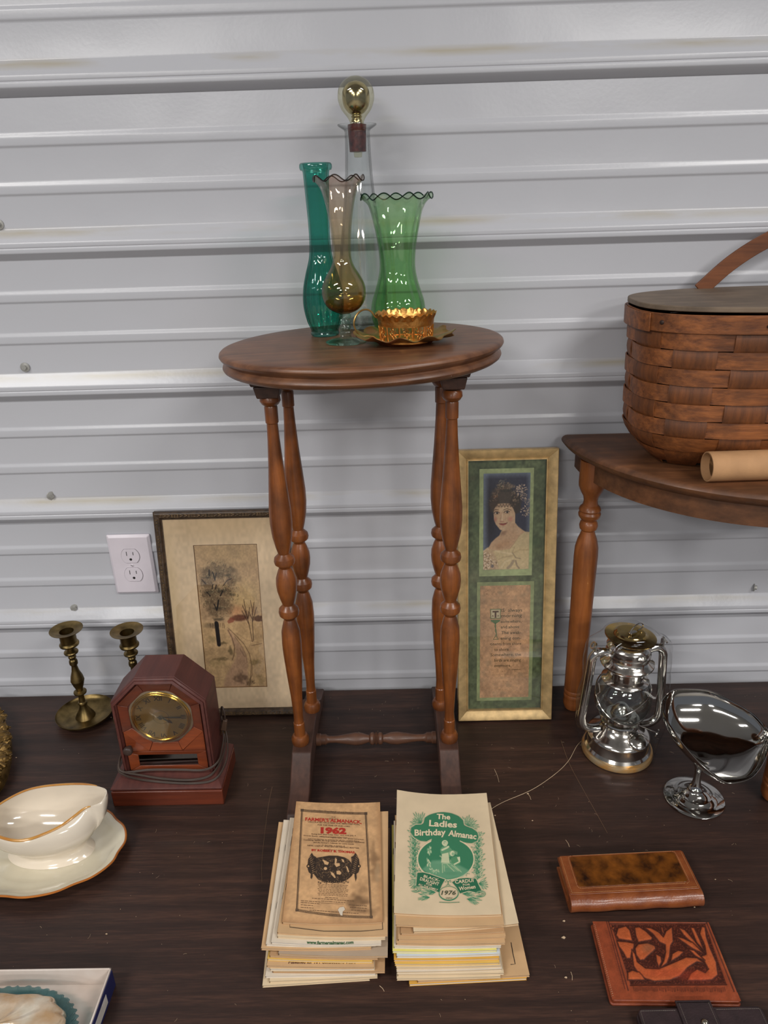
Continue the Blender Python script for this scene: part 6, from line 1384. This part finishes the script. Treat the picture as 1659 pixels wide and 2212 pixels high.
def emap(fn, X, Y, e):
    o = np.zeros(X.shape+(3,)); hh_, ww_ = X.shape
    # evaluate on a coarse lattice and interpolate
    gx = np.linspace(0, ww_-1, 12); gy = np.linspace(0, hh_-1, 12); G = np.array([[fn(X[int(j), int(i)], Y[int(j), int(i)], e) for i in gx] for j in gy])
    gxi, gyi = gx.astype(int), gy.astype(int)
    for c_ in range(3):
        tmp = np.array([np.interp(np.arange(ww_), gxi, G[j, :, c_]) for j in range(12)])
        o[..., c_] = np.array([np.interp(np.arange(hh_), gyi, tmp[:, i]) for i in range(ww_)]).T
    return lambda U, V: (o[..., 0], o[..., 1], o[..., 2])
panel('engraving', Ce, emap(c2, xs_, ys_, .0007), vcol('engraving_ink', .75), t, keep=keep)
mb = MB(); P = [(905, 1785), (935, 1748), (1000, 1736), (1022, 1780), (985, 1812), (978, 1880), (945, 1868)]
v = [c2(x, y, .0009) for x, y in P]+[c2(x, y, .0015) for x, y in P]; n = len(P)
chip = thing('paper_chip', 'small white paper chip lying on the 1962 almanac cover', 'paper', (ox, oy, z0))
mb.add(v, [tuple(range(n, 2*n)), tuple(range(n-1, -1, -1))]+[(i, (i+1) % n, n+(i+1) % n, n+i) for i in range(n)]).build('chip', M_cov['white'], chip)
# ---- second cover: thin black border; printed strips lower down
S = SA[-2]; fb = pagefn(S, .0004); mb = MB()
fz2 = lambda x, y: fb(x, -y)
strip(mb, [(626, -1985), (626, -2003), (700, -2012), (780, -2012), (827, -2008), (822, -1950), (812, -1850)], 1.4, fz2); mb.build('cover_border', M_blk2, S[0], smooth=False)
S = SA[11]; fb3 = pagefn(S, .0004); mb = MB(); place_text(mb, "www.farmersalmanac.com", 10, 713, -2040.5, lambda x, y: fb3(x, -y), width=101, bold=.03, arc=.0006); mb.build('green_lettering', mat('green_print', (40, 92, 52), .7), S[0], smooth=False)
S = SA[5]; fb4 = pagefn(S, .0004); mb = MB(); place_text(mb, "Published for 104 Consecutive Years", 11, 696, -2082, lambda x, y: fb4(x, -y), width=146, bold=.02, shear=.25); mb.build('cover_lettering', mat('brown_print', (88, 50, 34), .7), S[0], smooth=False)
S = SB[1]; fb5 = pagefn(S, .0004); mb = MB(); strip(mb, [(1104, -2036), (1108, -2060), (1113, -2083), (1103, -2084)], 1.5, lambda x, y: fb5(x, -y)); mb.build('cover_border', M_blk2, S[0], smooth=False)
# ---- 1976 ladies almanac cover, drawn in its close-up coordinates
S = SB[-1]; t = S[0]; fl = pagefn(S, .0004); c1 = lambda x, y, e=.0004: fl(840+x/6.381, 1720+y/6.381, e)
PAP = (222, 200, 166); GR = (58, 122, 88); GD = (44, 104, 74)
Cl = Cv(300, 350, 245, 1370, 190, 1510, PAP); rs_ = np.random.RandomState(3)
def leafs(cx, cy, a0, a1, L0, L1, n, col=GR):
    for i in range(n):
        a = R_(a0+(a1-a0)*i/(n-1)); L = L0+(L1-L0)*rs_.rand(); x1, y1 = cx+L*math.cos(a), cy-L*math.sin(a); nx, ny = -math.sin(a), -math.cos(a); mxx, myy = cx+L*.5*math.cos(a), cy-L*.5*math.sin(a); w_ = 13
        Cl.line([(cx, cy), (mxx+nx*w_, myy+ny*w_), (x1, y1)], 5, col, .9, 5); Cl.line([(cx, cy), (mxx-nx*w_, myy-ny*w_), (x1, y1)], 5, col, .9, 5); Cl.line([(cx, cy), (x1, y1)], 3, col, .6, 4)
leafs(440, 390, 70, 200, 120, 190, 13); leafs(1080, 430, -10, 125, 120, 190, 13)
for k in range(9):
    leafs(340, 520+k*72, 70, 150, 60, 100, 4); leafs(350, 540+k*72, 20, 80, 50, 90, 3); leafs(1235, 560+k*72, 30, 110, 60, 110, 4); leafs(1225, 590+k*70, 100, 160, 50, 90, 3)
leafs(420, 1180, 150, 230, 110, 150, 7); leafs(1240, 1210, -50, 40, 90, 140, 7); leafs(560, 1400, 160, 200, 90, 170, 6); leafs(1080, 1420, -35, 10, 110, 220, 7); leafs(640, 1330, 150, 200, 80, 240, 9); leafs(1020, 1350, -20, 30, 80, 240, 9)
for i in range(120):
    sx = rs_.rand() < .5; x = (330 if sx else 1140)+rs_.rand()*110; y = 600+rs_.rand()*450; r = 8+12*rs_.rand(); Cl.line([(x+r*math.cos(a), y+r*math.sin(a)) for a in np.linspace(rs_.rand()*6, rs_.rand()*6+4, 6)], 4, GR, .85, 4)
top_ = [(500, 300), (560, 262), (650, 235), (750, 225), (860, 240), (960, 280), (1020, 335), (1035, 400), (1080, 425), (1150, 450), (1215, 500), (1235, 560), (1215, 620), (1140, 650), (1050, 640), (980, 620), (940, 600), (590, 590), (520, 625), (430, 615), (350, 570), (300, 500), (310, 440), (370, 400), (450, 395), (480, 370), (490, 330)]
Cl.line(top_+[top_[0]], 26, PAP, 1, 5); Cl.poly(top_, GR, 1, 5); Cl.line(csmooth(top_, 3)+[top_[0]], 5, GD, .9, 4)
A_l = [(785+400*math.cos(a), 870+290*math.sin(a)) for a in np.linspace(0, 2*PI, 40)]
Cl.ell(785, 870, 402, 296, PAP, 1, .02); Cl.ell(785, 870, 385, 284, GR, 1, .02); Cl.poly([(600, 560), (960, 570), (990, 660), (580, 640)], GR, 1, 8)
Cl.poly([(460, 1010), (600, 890), (760, 880), (980, 960), (1110, 1030), (1020, 1110), (820, 1150), (600, 1120)], (112, 158, 124), .75, 30); Cl.ell(700, 920, 120, 30, (110, 158, 124), .6, .9); Cl.ell(860, 1070, 160, 36, (90, 142, 108), .8, .8)
CR_ = (206, 206, 168)
for i in range(26): x = 520+rs_.rand()*60; y = 690+rs_.rand()*290; Cl.ell(x, y, 10, 26, CR_ if i % 3 else (150, 184, 144), .75, .5, -25+50*rs_.rand())
for i in range(26): Cl.ell(560+rs_.rand()*140, 1000+rs_.rand()*70, 20, 12, CR_ if i % 2 else (120, 160, 124), .6, .5, rs_.rand()*180)
Cl.ell(772, 648, 46, 42, CR_, 1, .15); Cl.ell(774, 652, 34, 32, (96, 148, 112), .8, .3); Cl.poly([(742, 640), (800, 636), (800, 690), (770, 700), (745, 680)], CR_, .9, 5); Cl.line([(756, 654), (768, 652)], 5, GD, .9, 4)
Cl.poly([(735, 700), (820, 690), (870, 740), (900, 800), (880, 830), (760, 850), (715, 790), (705, 740)], (98, 150, 112), 1, 5); Cl.line([(735, 745), (800, 715), (820, 700)], 26, CR_, .95, 5); Cl.poly([(730, 800), (820, 780), (840, 930), (720, 920)], CR_, .9, 6)
for i in range(7): Cl.line([(840+i*16, 790-abs(i-3)*-6), (835+i*17, 750+abs(i-3)*7)], 6, CR_, .9, 4)
Cl.ell(875, 795, 36, 40, CR_, 1, .2); Cl.ell(885, 800, 24, 28, (110, 156, 118), .7, .4); Cl.poly([(860, 850), (930, 830), (980, 870), (985, 930), (900, 975), (850, 960)], (84, 140, 100), 1, 5); Cl.line([(950, 850), (975, 905), (900, 945), (860, 965)], 20, CR_, .95, 5)
Cl.line([(970, 846), (974, 885)], 18, (214, 214, 178), 1, 4); Cl.poly([(730, 930), (860, 920), (990, 1010), (1010, 1050), (900, 1040), (820, 990), (760, 1000), (750, 1060), (725, 1060)], (112, 158, 120), 1, 5)
for pts in ([(735, 940), (740, 1060)], [(760, 960), (770, 1040)], [(860, 950), (960, 1030)], [(900, 960), (1000, 1050)], [(800, 940), (900, 1040)], [(730, 935), (850, 930)], [(820, 870), (830, 920)], [(850, 880), (852, 910)], [(705, 820), (730, 850), (700, 830)]): Cl.line(pts, 6, CR_, .85, 4)
for i in range(90): a = rs_.rand()*2*PI; x = 785+math.cos(a)*(400+30*rs_.rand()); y = 870+math.sin(a)*(290+30*rs_.rand()); (Cl.ell(x, y, 8, 8, GR, .7, .4) if y > 700 else None)
for P in ([(392, 1060), (470, 1054), (560, 1076), (660, 1112), (775, 1150), (730, 1230), (690, 1330), (600, 1290), (480, 1250), (375, 1240)], [(870, 1190), (960, 1140), (1080, 1130), (1200, 1140), (1230, 1210), (1275, 1300), (1200, 1330), (1100, 1310), (980, 1345), (930, 1260)]): Cl.line(P+[P[0]], 16, PAP, 1, 4); Cl.poly(P, GD, 1, 4)
Cl.ell(825, 1345, 140, 104, GR, 1, .03); Cl.ell(825, 1340, 128, 90, PAP, 1, .03)
for s_, x in ((-1, 372), (1, 1262)):
    for r in (62, 44, 24): Cl.line([(x+r*math.cos(a)*1.1, (1285 if s_ < 0 else 1350)+r*.7*math.sin(a)) for a in np.linspace(-PI*.9, PI*.8, 16)], 9, GR if r > 30 else GD, .95, 4)
for x in (790, 845): Cl.line([(x+28*math.cos(a), 1200+34*math.sin(a)) for a in (np.linspace(-1.6, 1.6, 10) if x == 790 else np.linspace(1.6, 4.7, 10))], 9, GR, .95, 4)
Cl.line([(700, 1465), (820, 1472), (970, 1465)], 9, GD, .9, 4); Cl.line([(790, 1405), (800, 1415), (815, 1402), (825, 1415), (840, 1402), (855, 1415), (870, 1405)], 8, (60, 70, 50), .9, 4)
keep = np.abs(Cl.a-np.array(PAP)).sum(-1) > 26
keep |= (((Cl.X-785)/402)**2+((Cl.Y-870)/296)**2 < 1)
panel('cover_emblem', Cl, emap(c1, Cl.X, Cl.Y, .0006), vcol('green_print_art', .7), t, keep=keep)
mb = MB(); t1 = lambda x, y: c1(x, -y, .0010)
for body, cx, base, wd_, sz, rot, arc, b_ in [("The", 752, 322, 190, 98, -.05, 0, .03), ("Ladies", 745, 428, 385, 118, -.06, 0, .03), ("Birthday", 570, 545, 430, 118, .02, 0, .03), ("Almanac", 1010, 575, 390, 112, -.13, 0, .03),
    ("BLACK-", 588, 1154, 232, 50, -.28, 0, .02), ("DRAUGHT", 555, 1202, 270, 62, -.29, 0, .02), ("FOR", 553, 1238, 86, 40, -.28, 0, .015), ("ALL THE FAMILY", 538, 1272, 280, 38, -.29, 0, .015), ("CARDUI", 1040, 1200, 255, 66, .10, 0, .02), ("FOR", 1070, 1238, 100, 36, .04, 0, .015), ("Women", 1082, 1292, 230, 74, .14, 0, .02)]:
    place_text(mb, body, sz, cx, -base, t1, width=wd_, bold=b_, rot=rot, arc=arc)
mb.build('cream_lettering', mat('cream_print', (224, 206, 172), .7, var=.03), t, smooth=False)
mb = MB(); place_text(mb, "1976", 84, 822, -1366, t1, width=200, bold=.01, shear=.2); mb.build('year_lettering', mat('dark_green_print', (58, 70, 46), .7), t, smooth=False)

# ================================================================== lint, hairs and thread on the tabletop
M_lint = mat('lint', (196, 170, 140), .8, var=.1)
mb = MB(); rs_ = random.Random(5)
def on(u, v): p = at(u, v, z=0); return p
for (u, v, s) in [(1217, 2026, 2.2), (1218, 1990, 1.5), (1222, 2112, 1.5), (1140, 1715, 1.4), (1069, 1762, 1.2), (1150, 1773, 1), (35, 1637, 1.2), (240, 1550, 1), (230, 2018, 1.2), (970, 1850, 1), (1500, 1960, 1), (1545, 1900, .9)]:
    p = on(u, v); mb.lathe([(.0001, .0012*s), (.0008*s, .0008*s), (.0010*s, .0002)], 6, c=(p[0], p[1], .0001), mod=lambda a, r, z, k: (r*(1+.4*math.sin(a*2+k)), z))
for i in range(520):
    x = rs_.uniform(-.75, .78); y = rs_.uniform(-.70, -.02)
    if any(x0 < x < x1 and y0 < y < y1 for x0, x1, y0, y1 in [(-.70, -.40, -.52, -.31), (-.50, -.28, -.33, -.20), (-.23, .17, -.64, -.33), (.22, .43, -.77, -.43), (-.62, -.36, -.77, -.60), (-.21, -.14, -.37, 0), (.06, .11, -.37, 0), (.30, .46, -.28, -.12), (.42, .53, -.37, -.27), (-.45, -.18, -.10, 0), (.10, .30, -.13, 0), (-.68, -.43, -.16, 0), (-1, -.66, -.5, 0)]): continue
    s = rs_.uniform(.00018, .00045)
    if rs_.random() < .62: mb.lathe([(.0001, s*1.6), (s, s), (s*1.1, .00005)], 5, c=(x, y, 0))
    else:
        a = rs_.uniform(0, PI); L = rs_.uniform(.002, .007); mb.tube([(x+L*k/4*math.cos(a+k*.12), y+L*k/4*math.sin(a+k*.12), .0002) for k in range(5)], .00011, 4)
for pts in ([(1068, 1662), (1078, 1690)], [(1140, 1715), (1147, 1728)], [(1230, 1960-130), (1222, 1945-130)], [(1233, 2100), (1236, 2118)], [(820, 2130), (830, 2142)]):
    P = [on(*q) for q in pts]; mb.tube([(P[0][0], P[0][1], .0006), ((P[0][0]+P[1][0])/2+.001, (P[0][1]+P[1][1])/2, .0006), (P[1][0], P[1][1], .0006)], .0004, 4)
lt = mb.build('lint', M_lint, None); setp(lt, 'pale lint crumbs and short fibres scattered over the brown tabletop', 'lint', kind='stuff')
th = thing('thread', 'thin pale thread trailing from beside the right almanac stack to the lantern', 'thread', (.2, -.3, 0))
P = smoothprof([tuple(on(u, v)) for u, v in [(1052, 1760), (1062, 1748), (1090, 1732), (1150, 1706), (1200, 1672), (1228, 1644), (1246, 1612), (1262, 1596)]], 6)
MB().tube([(x, y, .0007) for x, y, z in P], .00045, 5).build('strand', M_lint, th, world=True)
th2 = thing('hair', 'fine long hair lying left of the left almanac stack', 'hair', (-.2, -.3, 0))
P = smoothprof([tuple(on(u, v)) for u, v in [(566, 1905), (566, 1860), (572, 1800), (580, 1740), (588, 1700)]], 6)
MB().tube([(x, y, .0004) for x, y, z in P], .00022, 5).build('strand', mat('hair_brown', (140, 112, 84), .6), th2, world=True)
th3 = thing('hair', 'fine long hair lying below the lantern towards the wallets', 'hair', (.4, -.3, 0))
P = smoothprof([tuple(on(u, v)) for u, v in [(1212, 1600), (1230, 1650), (1262, 1710), (1290, 1760), (1312, 1800)]], 6)
MB().tube([(x, y, .0004) for x, y, z in P], .0002, 5).build('strand', bpy.data.materials['hair_brown'], th3, world=True)
